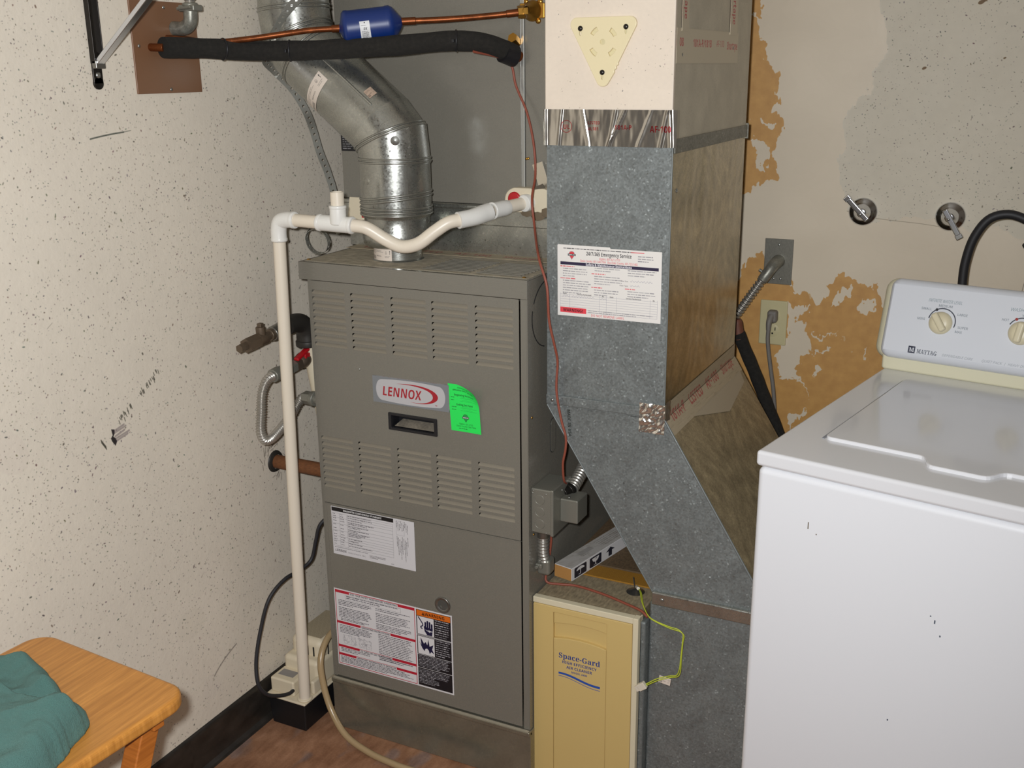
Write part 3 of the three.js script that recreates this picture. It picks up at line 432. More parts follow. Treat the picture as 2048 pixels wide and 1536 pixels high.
// ---------------------------------------------------------------- furnace
const FX0 = -1.394, FX1 = -0.867, FZ = -1.815, FT = 1.146;
{
  const f = thing('furnace', 'tall grey metal furnace cabinet with rows of louvers and an oval red lettered badge', 'furnace', [-1.13, 0, -2.18]);
  part(f, 'cabinet', [box(FX1 - 0.002, FX1, 0.137, FT - 0.0025, -2.54, FZ - 0.0014), box(FX0, FX0 + 0.002, 0.137, FT - 0.001, -2.54, FZ - 0.004), box(FX0, FX1, 0.137, FT - 0.001, -2.542, -2.54), box(FX1 - 0.0155, FX1 - 0.0022, 0.137, 1.1075, FZ - 0.016, FZ - 0.0012, 0.001), box(FX0, FX0 + 0.008, 0.137, 1.108, FZ - 0.016, FZ - 0.003), box(FX0 + 0.002, FX1 - 0.002, 0.137, FT - 0.002, FZ - 0.13, FZ - 0.128)], m.cabinet);
  const cap = part(f, 'top_cap', [box(-1.413, -0.866, 1.108, FT, FZ - 0.0015, FZ + 0.0015, 0.0012), box(-1.413, -0.866, FT - 0.002, FT, -2.54, FZ + 0.001, 0.0008), box(-1.413, -1.4115, 1.108, FT, -1.9, FZ)], m.cabinet);
  part(cap, 'dust', box(-1.405, -0.872, FT, FT + 0.0005, -2.06, FZ - 0.012), m.topDust, 'thin dust film on the top');
  for (let k = 0; k < 9; k++) { const z = -1.962 + k * 0.0142, x = -0.005 * k; for (const [a, b] of [[-1.112, -1.0], [-0.985, -0.885]]) part(cap, 'vent_slot', box(a + x * 0.2, b + x * 0.2, FT + 0.0005, FT + 0.0026, z, z + 0.0062, 0.0008, 1), m.cabinet); }
  for (const [x, z] of [[-0.883, -1.836], [-1.405, -1.842]]) part(cap, 'screw', screwHead([x, FT, z], [0, 1, 0], 0.0048), m.brass);
  // doors with pressed-in louvers
  const louverGeo = (() => { // the blade hangs from its lower edge and leans inward to its open top
    const w = 0.085, h = 0.0104, d = 0.0078, nx = 16, ny = 5, pos = [], idx = [];
    for (let j = 0; j <= ny; j++) for (let i = 0; i <= nx; i++) {
      const u = i / nx, v = j / ny, e = Math.min(u, 1 - u) * w, side = Math.sqrt(clamp(1 - (1 - clamp(e / 0.008)) ** 2));
      pos.push((u - 0.5) * w, -0.0046 + v * h * (0.3 + 0.7 * side), -d * (v ** 1.1) * (0.12 + 0.88 * side));
    }
    for (let j = 0; j < ny; j++) for (let i = 0; i < nx; i++) { const a = j * (nx + 1) + i, b = a + nx + 1; idx.push(a, a + 1, b, a + 1, b + 1, b); }
    const g = new THREE.BufferGeometry(); g.setAttribute('position', new THREE.Float32BufferAttribute(pos, 3)); g.setAttribute('uv', new THREE.Float32BufferAttribute(new Float32Array(pos.length / 3 * 2), 2)); g.setIndex(idx); g.computeVertexNormals(); return g;
  })();
  const colsX = [-1.3400, -1.2405, -1.1395, -1.0415, -0.9405], rows = [];
  for (let k = 0; k < 9; k++) { rows.push(1.0825 - k * 0.01445); rows.push(0.7490 - k * 0.01435); }
  const shape = rrect(-1.386, 0.592, -0.885, 1.107, 0.002);
  for (const cx of colsX) for (const cy of rows) { const p = new THREE.Path(), w = 0.0425, h = 0.0044, r = 0.004; p.moveTo(cx - w, cy - h); p.lineTo(cx + w, cy - h); p.lineTo(cx + w, cy + h - r); p.quadraticCurveTo(cx + w, cy + h, cx + w - r, cy + h); p.lineTo(cx - w + r, cy + h); p.quadraticCurveTo(cx - w, cy + h, cx - w, cy + h - r); p.lineTo(cx - w, cy - h); shape.holes.push(p); }
  shape.holes.push(rrect(-1.197, 0.797, -1.081, 0.831, 0.002, THREE.Path));
  const door = part(f, 'upper_door', slab(shape, 0.0012).translate(0, 0, FZ - 0.0012), m.cabinet);
  const lm = m.bladeDust;
  for (const cx of colsX) for (const cy of rows) { const l = shade(new THREE.Mesh(louverGeo, lm)); l.name = 'louver'; l.position.set(cx, cy, FZ - 0.0006).sub(worldAt(door)); door.add(l); }
  const hf = rrect(-1.1995, 0.7945, -1.0785, 0.8335, 0.002); hf.holes.push(rrect(-1.192, 0.8, -1.086, 0.828, 0.002, THREE.Path));
  const hd = part(door, 'handle', [slab(hf, 0.002, 0.0006).translate(0, 0, FZ), box(-1.192, -1.086, 0.8, 0.828, FZ - 0.03, FZ - 0.028), box(-1.193, -1.191, 0.8, 0.828, FZ - 0.03, FZ), box(-1.087, -1.085, 0.8, 0.828, FZ - 0.03, FZ), box(-1.193, -1.085, 0.827, 0.829, FZ - 0.03, FZ), box(-1.193, -1.085, 0.799, 0.801, FZ - 0.03, FZ)], m.black, 'black recessed pull handle');
  part(door, 'handle_dust', quads([[[-1.188, 0.8025, FZ - 0.004], [-1.09, 0.8025, FZ - 0.004], [-1.092, 0.814, FZ - 0.024], [-1.178, 0.814, FZ - 0.024]]]), m.cabinetDusty, 'dusty sloped floor of the handle recess');
  part(door, 'badge', box(-1.235, -1.047, 0.8535, 0.9125, FZ, FZ + 0.0025), print(texBadge, { roughness: 0.42 }), 'grey oval name badge with red lettering');
  part(door, 'screw', screwHead([-1.269, 0.921, FZ], [0, 0, 1], 0.0026), m.screw);
  { // fluorescent tag, its upper right corner lifting off
    const g = new THREE.PlaneGeometry(0.0715, 0.1015, 14, 14), p = g.attributes.position;
    for (let i = 0; i < p.count; i++) { const x = p.getX(i), y = p.getY(i), c = Math.max(0, x + y - 0.036); p.setZ(i, 0.0012 + c * c * 7 + Math.max(0, x) * 0.06); p.setY(i, y - c * 0.22); p.setX(i, x - y * 0.06); }
    g.computeVertexNormals(); part(door, 'green_tag', g.translate(-1.011, 0.866, FZ), print(texGreen, { roughness: 0.55, side: THREE.DoubleSide }), 'bright green paper tag with a curled corner');
  }
  const low = part(f, 'lower_door', [slab((() => { const s = rrect(-1.386, 0.142, -0.885, 0.589, 0.002); const h = new THREE.Path(); h.absellipse(-1.0795, 0.398, 0.0165, 0.0175, 0, 6.2832, true); s.holes.push(h); return s; })(), 0.0012).translate(0, 0, FZ - 0.0012), box(-1.386, -0.885, 0.5885, 0.5905, FZ - 0.004, FZ + 0.0012, 0.0006, 1), box(-1.386, -1.38, 0.14, 0.59, FZ - 0.0012, FZ + 0.0004)], m.cabinet);
  part(low, 'code_label', box(-1.368, -1.146, 0.466, 0.585, FZ + 0.0002, FZ + 0.0009), print(texDiag), 'white label printed with a table of codes');
  part(low, 'safety_label', box(-1.3745, -1.057, 0.174, 0.376, FZ + 0.0002, FZ + 0.0009), print(texSafety), 'white and black label with red bars and an orange heading');
  part(low, 'sight_glass', [lathe([[0.0125, 0.001], [0.017, 0.0035], [0.0195, 0.0025], [0.0195, -0.002]], [-1.0795, 0.398, FZ], [0, 0, 1]), lathe([[0, -0.012], [0.017, -0.012], [0.017, 0]], [-1.0795, 0.398, FZ], [0, 0, 1])], m.steel, 'round metal rimmed sight hole');
  part(low, 'sight_lens', lathe([[0, 0.0015], [0.013, 0.001]], [-1.0795, 0.398, FZ], [0, 0, 1]), MP({ color: 0x8a8a84, roughness: 0.05, transmission: 0.7, thickness: 0, ior: 1.5 }));
  const bp = part(f, 'base_plenum', metric(flat([box(-1.394, -0.864, 0, 0.1345, -2.54, FZ + 0.004, 0.002), box(-1.394, -0.864, 0.124, 0.136, FZ - 0.006, FZ + 0.009, 0.003)])), m.baseZinc, 'dusty galvanised base under the cabinet');
  part(bp, 'ledge_dust', box(-1.39, -0.868, 0.136, 0.1366, FZ + 0.0005, FZ + 0.0075), m.topDust, 'pale dust along the ledge');
  // right side: knockouts and screws
  const arc = (cy, cz, ry, rz, a0, a1, r) => { const pts = []; for (let i = 0; i <= 20; i++) { const a = a0 + (a1 - a0) * i / 20; pts.push([FX1 + 0.0002, cy + Math.sin(a) * ry, cz + Math.cos(a) * rz]); } return sweep(pts, r, { n: 40, m: 6 }); };
  part(f, 'knockout_ring', [[-1.3, 0.25], [0.45, 1.4], [1.75, 2.75], [3.25, 4.75]].map(([a, b]) => arc(1.063, -1.915, 0.069, 0.078, a, b, 0.0011)), m.slot, 'dark cut line of a round knockout');
  { const s = new THREE.Shape(); s.absarc(0, 0.025, 0.0125, 0, Math.PI); s.absarc(0, -0.025, 0.0125, Math.PI, 2 * Math.PI); part(f, 'knockout_plate', slab(s, 0.0012, 0.0004).rotateY(Math.PI / 2).translate(FX1 - 0.0002, 0.79, -1.938), m.cabinet); part(f, 'knockout_edge', [...(() => { const pts = []; for (let i = 0; i <= 28; i++) { const a = i / 28 * Math.PI * 2; pts.push([FX1 + 0.0003, 0.79 + Math.sin(a) * 0.014 + Math.sign(Math.sin(a)) * 0.024 * Math.min(1, Math.abs(Math.sin(a)) * 3), -1.938 + Math.cos(a) * 0.0138]); } return [sweep(pts, 0.0009, { n: 60, m: 6 })]; })()], m.slot); }
  for (const [y, z] of [[0.715, -2.06], [0.6, -1.84], [0.86, -1.835]]) part(f, 'screw', screwHead([FX1, y, z], [1, 0, 0], 0.003), m.brass);
}

// ---------------------------------------------------------------- evaporator coil case and its plenum
const CZ = -2.05;
{
  const c = thing('evaporator_coil_case', 'grey sheet metal coil box standing behind the flue on top of the furnace', 'coil case', [-1.15, 1.256, -2.3]);
  part(c, 'front_panel', metric(box(-1.45, -0.989, 1.256, 2.3, CZ - 0.45, CZ, 0.002)), m.cabinet);
  part(c, 'corner_post', metric(box(-0.981, -0.868, 1.256, 2.3, CZ - 0.45, CZ - 0.001, 0.002)), m.cabinet);
  part(c, 'seam_edge', metric(box(-0.989, -0.981, 1.262, 2.3, CZ - 0.01, CZ + 0.0025, 0.001)), M({ color: 0xa8a8a2, metalness: 0.6, roughness: 0.4 }), 'bright folded seam between the panels');
  part(c, 'dark_label', sheetZ(-1.4495, -1.395, 1.362, 1.397, CZ), print(texDark), 'small black printed label');
  for (const [x, y] of [[-0.978, 1.356], [-0.974, 1.357]]) part(c, 'screw', screwHead([x, y, CZ], [0, 0, 1], 0.0028), m.brass);
  // drain outlet with a red plug
  const s = new THREE.Shape(); s.absarc(0, 0, 0.026, Math.PI * 0.5, Math.PI * 1.5); s.lineTo(0.062, -0.026); s.absarc(0.062, 0, 0.026, -Math.PI / 2, Math.PI / 2);
  const d = part(c, 'drain_outlet', slab(s, 0.024, 0.003).translate(-0.992, 1.272, CZ), m.cream, 'cream plastic drain outlet');
  part(d, 'plug', lathe([[0, 0.006], [0.012, 0.006], [0.0145, 0.003], [0.0145, 0]], [-0.994, 1.275, CZ + 0.0265], [0, 0, 1]), m.red, 'round red plug');
  part(c, 'foil_flap', metric(flat([box(-0.012, 0.012, 0, 0.07, 0, 0.001).rotateZ(0.32).translate(-0.928, 1.282, CZ + 0.006), box(-0.014, 0.014, 0, 0.03, 0, 0.0012).rotateX(0.4).rotateZ(0.4).translate(-0.93, 1.278, CZ + 0.016)])), M({ color: 0xc9c3b6, metalness: 0.9, roughness: 0.25 }), 'bent strip of foil over the drain outlet');

  const p = thing('supply_plenum', 'low galvanised duct collar between the furnace top and the grey coil box', 'duct', [-1.15, FT, -2.3]);
  part(p, 'collar', metric(box(-1.44, -0.868, FT, 1.2535, -2.5, CZ - 0.002, 0.001)), m.pipeZinc);
  part(p, 'top_flange', metric(flat([box(-1.442, -0.868, 1.212, 1.254, CZ - 0.004, CZ + 0.012, 0.002), box(-1.442, -0.868, 1.246, 1.2555, CZ - 0.004, CZ + 0.02, 0.003)])), m.pipeZinc, 'shiny crimped flange along the top');
  part(p, 'base_tape', [(() => { const g = box(-1.42, -0.9, 0, 0.0008, 0, 0.05); const q = g.attributes.position, u = g.attributes.uv; for (let i = 0; i < q.count; i++) u.setXY(i, (q.getX(i) + 1.42) / 0.52, 1 - q.getZ(i) / 0.05); return g.translate(0, FT + 0.0006, CZ - 0.004); })()], print(texTapeRed, { metalness: 0.35, roughness: 0.5 }), 'foil tape with faded red print');
  const sh = new THREE.Shape(); sh.moveTo(-1.428, 1.213); sh.lineTo(-1.392, 1.209); sh.lineTo(-1.37, 1.209); sh.lineTo(-1.37, 1.26); sh.lineTo(-1.42, 1.26);
  part(p, 'paper_patch', slab(sh, 0.001).translate(0, 0, CZ + 0.02), m.cream, 'cream paper patch beside the flue');
  part(p, 'patch_mark', slab(rrect(-1.389, 1.214, -1.374, 1.226, 0.002), 0.0004).translate(0, 0, CZ + 0.0208), m.red);
  for (const [x, k] of [[-0.92, 0.2], [-0.94, -0.1], [-0.905, 0.1], [-0.965, 0.15]]) part(p, 'sealant_blob', lathe([[0, 0.008], [0.012, 0.006], [0.02, 0.001], [0.021, 0]], [x, 1.252 + k * 0.03, CZ + 0.019], [0, 0.5, 1], 12), m.grime, 'lump of old tan sealant');
}

// ---------------------------------------------------------------- flue pipe
{
  const f = thing('flue_pipe', 'round galvanised vent pipe rising from the furnace top and bending to the upper left', 'vent pipe', [-1.231, FT + 0.001, -1.93]);
  const r = 0.0755, Z = -1.93;
  part(f, 'collar', [lathe([[0.052, 0], [0.052, 0.05]], [-1.231, FT + 0.001, Z], [0, 1, 0], 40), lathe([[0.057, 0], [0.054, 0.002], [0.052, 0.004]], [-1.231, FT, Z], [0, 1, 0], 40)], m.pipeZinc);
  part(f, 'lower_section', metric(lathe([[0.053, 0.028], [0.066, 0.031], [0.0735, 0.038], [0.0752, 0.05], [0.0752, 0.064], [0.0705, 0.069], [0.0695, 0.091], [0.0735, 0.095], [r, 0.1], [r, 0.207]], [-1.2305, FT, Z], [0, 1, 0], 48)), m.pipeZinc);
  for (const [y, k] of [[0.1, 1], [0.107, 1], [0.114, 1]]) part(f, 'bead', new THREE.TorusGeometry(r + 0.0005, 0.0026, 8, 48).rotateX(Math.PI / 2).translate(-1.2305, FT + y, Z), m.pipeZinc);
  for (const y of [0.131, 0.139]) part(f, 'bead', new THREE.TorusGeometry(r + 0.0006, 0.0028, 8, 48).rotateX(Math.PI / 2 + 0.03).rotateZ(0.1).translate(-1.2305, FT + y, Z), m.pipeZinc);
  // mitred gores
  const C = [[-1.229, 1.351], [-1.234, 1.399], [-1.26, 1.43], [-1.424, 1.562], [-1.46, 1.6], [-1.468, 1.66], [-1.468, 2.3]].map(([x, y]) => V(x, y, Z));
  const dirs = C.slice(1).map((p, i) => p.clone().sub(C[i]).normalize());
  const plane = (i) => (i === 0 ? V(0, 1, 0) : i >= dirs.length ? dirs[dirs.length - 1].clone() : dirs[i - 1].clone().add(dirs[i]).normalize());
  const ring = (i, k, rad = r) => { const d = dirs[k], v = V(0, 0, 1).cross(d), n = plane(i), out = []; for (let j = 0; j <= 48; j++) { const a = j / 48 * Math.PI * 2, c = V(0, 0, 1).multiplyScalar(Math.cos(a) * rad).addScaledVector(v, Math.sin(a) * rad); out.push(C[i].clone().add(c).addScaledVector(d, -c.dot(n) / d.dot(n))); } return out; };
  const names = ['elbow_gore', 'elbow_gore', 'straight_pipe', 'elbow_gore', 'elbow_gore', 'upper_pipe'];
  for (let k = 0; k < dirs.length; k++) {
    const A = ring(k, k), B = ring(k + 1, k), pos = [], nor = [], uv = [], idx = [], d = dirs[k];
    for (let j = 0; j <= 48; j++) for (const q of [A[j], B[j]]) { pos.push(q.x, q.y, q.z); const n = q.clone().sub(C[k]); n.addScaledVector(d, -n.dot(d)).normalize(); nor.push(n.x, n.y, n.z); uv.push(j / 48 * 2 * Math.PI * r, q.clone().sub(C[k]).dot(d)); }
    for (let j = 0; j < 48; j++) { const a = 2 * j; idx.push(a, a + 1, a + 2, a + 2, a + 1, a + 3); }
    const g = new THREE.BufferGeometry(); g.setAttribute('position', new THREE.Float32BufferAttribute(pos, 3)); g.setAttribute('normal', new THREE.Float32BufferAttribute(nor, 3)); g.setAttribute('uv', new THREE.Float32BufferAttribute(uv, 2)); g.setIndex(idx);
    const o = part(f, names[k], g, k === 2 ? m.pipeZinc : m.pipeZinc);
    if (k !== 2) { const pts = A.slice(0, 48); const n = [0, 1, 4, 5].includes(k) ? 1 : 2; for (let e = 0; e < 2; e++) { const off = d.clone().multiplyScalar(0.004 + e * 0.007); part(o, 'bead', new THREE.TubeGeometry(new THREE.CatmullRomCurve3(pts.map((p) => p.clone().add(off)), true), 96, 0.0024, 6, true), m.pipeZinc); } }
  }
  // rolled side seam on the straight pipe, stickers, dimples
  const d2 = dirs[2], v2 = V(0, 0, 1).cross(d2), on = (a, s, rad = r) => C[2].clone().addScaledVector(d2, s).addScaledVector(V(0, 0, 1), Math.cos(a) * rad).addScaledVector(v2, Math.sin(a) * rad);
  part(f, 'lock_seam', sweep([on(-0.62, 0.012), on(-0.62, 0.17)], 0.0028, { n: 4, m: 8 }), m.pipeZinc);
  const patch = (a0, a1, s0, s1, skew = 0) => { const n = 18, pos = [], uv = [], idx = []; for (let i = 0; i <= n; i++) for (const [s, w] of [[s0, 0], [s1, 1]]) { const t = i / n, p = on(a0 + (a1 - a0) * t, s + skew * t, r + 0.0007); pos.push(p.x, p.y, p.z); uv.push(t, w); } for (let i = 0; i < n; i++) { const a = 2 * i; idx.push(a, a + 1, a + 2, a + 2, a + 1, a + 3); } const g = new THREE.BufferGeometry(); g.setAttribute('position', new THREE.Float32BufferAttribute(pos, 3)); g.setAttribute('uv', new THREE.Float32BufferAttribute(uv, 2)); g.setIndex(idx); g.computeVertexNormals(); return g; };
  part(f, 'maker_sticker', patch(0.98, -0.3, 0.118, 0.146), print(texPipeLabel, { side: THREE.DoubleSide }), 'curved cream sticker with small print');
  part(f, 'small_sticker', patch(-0.72, -0.98, 0.024, 0.044), print(texPipeLabel, { side: THREE.DoubleSide, color: 0xd8c8bc }), 'small faded sticker');
  part(f, 'collar_sticker', (() => { const g = new THREE.CylinderGeometry(0.0526, 0.0526, 0.026, 20, 1, true, -0.95, 1.25); return g.translate(-1.231, FT + 0.0155, Z); })(), print(texPipeLabel, { side: THREE.DoubleSide }), 'cream sticker on the narrow collar');
  const dim = (p, n) => part(f, 'rivet', lathe([[0, 0.0018], [0.0035, 0.0012], [0.007, 0.0002], [0.0095, -0.0006]], p, n, 16), m.pipeZinc);
  dim([-1.2505 + 0.0, FT + 0.172, Z + 0.0722], [-0.1, 0, 1]); dim([-1.186, FT + 0.255, Z + 0.066], [0.5, 0, 0.9]); dim([-1.436, 1.594, Z + 0.0745], [0.1, 0.1, 1]); dim([-1.495, 1.66, Z + 0.07], [-0.3, 0, 1]);
}
// perforated hanger strap: a real ribbon with holes, from the flue bend down the wall and coiled by the tee
function strapGeo(pts, wdir, w = 0.018, pitch = 0.0155) {
  const curve = new THREE.CatmullRomCurve3(pts.map(P), false, 'centripetal'), L = curve.getLength(), n = Math.round(L / pitch), out = [];
  const s = new THREE.Shape(); s.moveTo(0, -w / 2); for (let i = 1; i <= 3; i++) s.lineTo(pitch * i / 3, -w / 2); for (let i = 3; i >= 0; i--) s.lineTo(pitch * i / 3, w / 2);
  const h = new THREE.Path(); h.absarc(pitch / 2, 0, 0.0031, 0, Math.PI * 2, true); s.holes.push(h); const cellG = new THREE.ExtrudeGeometry(s, { depth: 0.0008, bevelEnabled: false, curveSegments: 6 });
  for (let i = 0; i < n; i++) {
    const g = cellG.clone(), p = g.attributes.position;
    for (let k = 0; k < p.count; k++) { const t = clamp((p.getX(k) / pitch + i) / n), c = curve.getPointAt(t), T = curve.getTangentAt(t), W0 = typeof wdir === 'function' ? wdir(t) : P(wdir), W = W0.clone().addScaledVector(T, -W0.dot(T)).normalize(), Nn = T.clone().cross(W); const q = c.addScaledVector(W, p.getY(k)).addScaledVector(Nn, p.getZ(k)); p.setXYZ(k, q.x, q.y, q.z); }
    g.computeVertexNormals(); out.push(g);
  }
  return flat(out);
}
{
  const t = thing('hanger_strap', 'perforated grey metal strap hanging from the vent pipe and coiled behind the white tee', 'strap', [-1.49, 1.14, -2.05]);
  part(t, 'strap', strapGeo([[-1.376, 1.69, -1.845], [-1.42, 1.655, -1.842], [-1.47, 1.6, -1.846], [-1.512, 1.566, -1.875], [-1.53, 1.54, -1.93], [-1.52, 1.5, -1.975], [-1.505, 1.45, -2.0], [-1.512, 1.41, -2.03], [-1.505, 1.36, -2.04], [-1.5, 1.31, -2.06], [-1.49, 1.255, -2.066], [-1.49, 1.2, -2.05]], (q) => (q < 0.42 ? V(0.55, 0.75, 0.25) : V(0.5, 0.1, -0.86))), m.strap);
  const coil = []; for (let i = 0; i <= 30; i++) { const a = 0.4 + i / 30 * 9.2, q = 0.052 - i * 0.0009; coil.push([-1.468 + Math.cos(a) * q * 0.95, 1.165 + Math.sin(a) * q * 0.8 + i * 0.0002, -1.985 + i * 0.0012 + Math.cos(a) * 0.004]); }
  part(t, 'coiled_end', strapGeo(coil, [0.25, -0.1, 1], 0.017), m.strap);
}

// ---------------------------------------------------------------- condensate drain of white plastic pipe
{
  const t = thing('drain_pipe', 'white plastic condensate pipe with tee dipping past the flue and dropping to the pump', 'pipe', [-1.45, 0.078, -1.765]);
  const r = 0.0134, rf = 0.0168, Z = -1.765, top = V(-1.4185, 1.241, Z), bot = V(-1.4475, 0.081, -1.768);
  part(t, 'vertical_pipe', rod(bot, top.clone().lerp(bot, 0.03), r, 24), m.pvcPipe);
  part(t, 'elbow', [sweep([[-1.4195, 1.198, Z], [-1.419, 1.222, Z], [-1.4135, 1.2375, Z], [-1.398, 1.2425, Z], [-1.374, 1.243, Z]], rf, { n: 30, m: 22 }), rod([-1.4196, 1.196, Z], [-1.4194, 1.205, Z], rf + 0.0009, 22), rod([-1.383, 1.243, Z], [-1.373, 1.243, Z], rf + 0.0009, 22)], m.pvcFit);
  part(t, 'horizontal_pipe', rod([-1.378, 1.243, Z], [-1.31, 1.2415, Z], r, 24), m.pvcPipe);
  const tee = part(t, 'tee', [rod([-1.315, 1.2415, Z], [-1.235, 1.2385, -1.772], rf, 26), rod([-1.2665, 1.24, Z], [-1.2655, 1.2785, Z], rf, 26), rod([-1.2655, 1.271, Z], [-1.2655, 1.279, Z], rf + 0.001, 26), rod([-1.244, 1.239, -1.771], [-1.2345, 1.2385, -1.772], rf + 0.001, 26), rod([-1.316, 1.2415, Z], [-1.307, 1.241, Z], rf + 0.001, 26)], m.pvcFit);
  part(tee, 'vent_stub', lathe([[0.0112, 0.026], [0.0112, 0.0315], [0.0136, 0.0315], [0.0138, 0.03], [0.0138, 0]], [-1.2655, 1.274, Z], [0, 1, 0], 26), m.pvcPipe);
  part(t, 'curved_pipe', sweep([[-1.238, 1.2385, -1.772], [-1.212, 1.234, -1.782], [-1.175, 1.2085, -1.8], [-1.145, 1.1955, -1.81], [-1.112, 1.202, -1.818], [-1.08, 1.227, -1.834], [-1.056, 1.244, -1.85], [-1.034, 1.248, -1.87]], r, { n: 60, m: 20 }), m.pvcPipe);
  part(t, 'coupling', [sweep([[-1.042, 1.247, -1.862], [-1.022, 1.251, -1.892], [-1.012, 1.2555, -1.917], [-1.006, 1.2578, -1.93]], (u) => 0.0172 + 0.0013 * sm(0.3, 0.75, u), { n: 36, m: 22 })], m.pvcFit);
  part(t, 'outlet_pipe', rod([-1.0, 1.2605, -1.95], [-0.963, 1.268, -2.04], r, 22), m.pvcPipe);
  part(t, 'reducer', lathe([[0.0134, 0.045], [0.0155, 0.043], [0.0166, 0.03], [0.0166, 0.004], [0.0176, 0.003], [0.0176, 0], [0.0134, 0]], [-1.0035, 1.259, -1.937], [0.37, 0.07, -0.92], 24), m.pvcFit); part(t, 'end_socket', rod([-0.968, 1.267, -2.012], [-0.9615, 1.2685, -2.033], 0.0185, 22), m.pvcFit);
}

// ---------------------------------------------------------------- gas piping left of the furnace
const ridged = (r, amp, pitch) => (u, L) => r + amp * Math.sin(u * L / pitch * Math.PI * 2);
{
  const g = thing('gas_line', 'dark iron gas piping with red handled valve and steel flex loop left of the furnace', 'gas pipe', [-1.475, 0.7, -1.9]);
  part(g, 'riser_pipe', [rod([-1.425, 0.5, -1.945], [-1.473, 0.962, -1.905], 0.0175, 20)], m.cream, 'cream painted vertical pipe');
  part(g, 'elbow', [sweep([[-1.473, 0.935, -1.905], [-1.473, 0.965, -1.903], [-1.474, 0.984, -1.892], [-1.475, 0.992, -1.87], [-1.476, 0.991, -1.838]], (u) => 0.0245 - 0.004 * u, { n: 28, m: 20 }), rod([-1.473, 0.93, -1.905], [-1.473, 0.945, -1.905], 0.0265)], m.castIron);
  part(g, 'nipple', [rod([-1.4755, 0.991, -1.85], [-1.4755, 0.984, -1.775], 0.0135)], m.dullBrass);
  part(g, 'coupling', [rod([-1.4755, 0.99, -1.825], [-1.4755, 0.985, -1.785], 0.0165), rod([-1.4755, 0.9895, -1.825], [-1.4755, 0.9885, -1.818], 0.018)], m.steel);
  const cock = part(g, 'plug_cock', [rod([-1.4755, 0.985, -1.79], [-1.4755, 0.9795, -1.70], 0.0095), hex([-1.4755, 0.9815, -1.735], [-1.4755, 0.979, -1.698], 0.0165), rod([-1.4755, 0.983, -1.765], [-1.4755, 0.982, -1.735], 0.014)], m.dullBrass, 'old brass plug cock');
  part(cock, 'square_end', [hex([-1.4755, 0.979, -1.7], [-1.4755, 0.9775, -1.676], 0.0095)], m.dullBrass); part(cock, 'stem', [rod([-1.4755, 0.99, -1.75], [-1.4755, 1.01, -1.748], 0.0105), box(-1.481, -1.47, 1.008, 1.018, -1.755, -1.743, 0.002)], m.dullBrass);
  const v = part(g, 'ball_valve', [rod([-1.474, 0.905, -1.915], [-1.4745, 0.8945, -1.845], 0.0135), lathe([[0.012, -0.018], [0.017, -0.012], [0.019, 0], [0.017, 0.012], [0.012, 0.018]], [-1.474, 0.901, -1.885], [0, -0.15, 1], 20), hex([-1.474, 0.8985, -1.868], [-1.4745, 0.8965, -1.853], 0.017)], m.dullBrass);
  part(v, 'valve_handle', [box(-0.007, 0.007, 0, 0.008, -0.032, 0.03, 0.003).rotateX(0.35).translate(-1.466, 0.917, -1.88), box(-0.008, 0.008, -0.014, 0.004, -0.01, 0.01, 0.003).translate(-1.466, 0.915, -1.885), box(-0.008, 0.006, 0, 0.014, -0.034, -0.018, 0.003).rotateX(0.35).translate(-1.466, 0.917, -1.88)], m.red, 'red lever handle');
  part(g, 'flare_nut', [hex([-1.4745, 0.8955, -1.85], [-1.475, 0.8915, -1.795], 0.0165), rod([-1.475, 0.8935, -1.80], [-1.475, 0.891, -1.775], 0.0155)], m.box);
  part(g, 'flex_connector', sweep([[-1.475, 0.8925, -1.785], [-1.475, 0.887, -1.757], [-1.475, 0.866, -1.738], [-1.475, 0.82, -1.728], [-1.475, 0.776, -1.722], [-1.475, 0.756, -1.732], [-1.475, 0.751, -1.752], [-1.475, 0.761, -1.785], [-1.475, 0.784, -1.83], [-1.473, 0.803, -1.853], [-1.462, 0.818, -1.858], [-1.448, 0.823, -1.856]], ridged(0.0102, 0.0014, 0.0058), { n: 760, m: 12 }), m.flex, 'corrugated steel flex loop');
  part(g, 'furnace_nut', [hex([-1.452, 0.822, -1.856], [-1.42, 0.824, -1.85], 0.0155), rod([-1.42, 0.824, -1.85], [-1.39, 0.825, -1.85], 0.012), rod([-1.43, 0.8235, -1.852], [-1.416, 0.824, -1.85], 0.0175)], m.box);
  const st = thing('pipe_stub', 'short rusty capped pipe between the left wall and the furnace side', 'pipe', [-1.5, 0.62, -1.87]);
  part(st, 'pipe', rod([XL - 0.002, 0.643, -1.87], [-1.392, 0.643, -1.87], 0.0165, 20), m.rust); part(st, 'flange', lathe([[0.017, 0.006], [0.025, 0.004], [0.027, 0]], [XL, 0.643, -1.87], [1, 0, 0]), m.castIron);
}

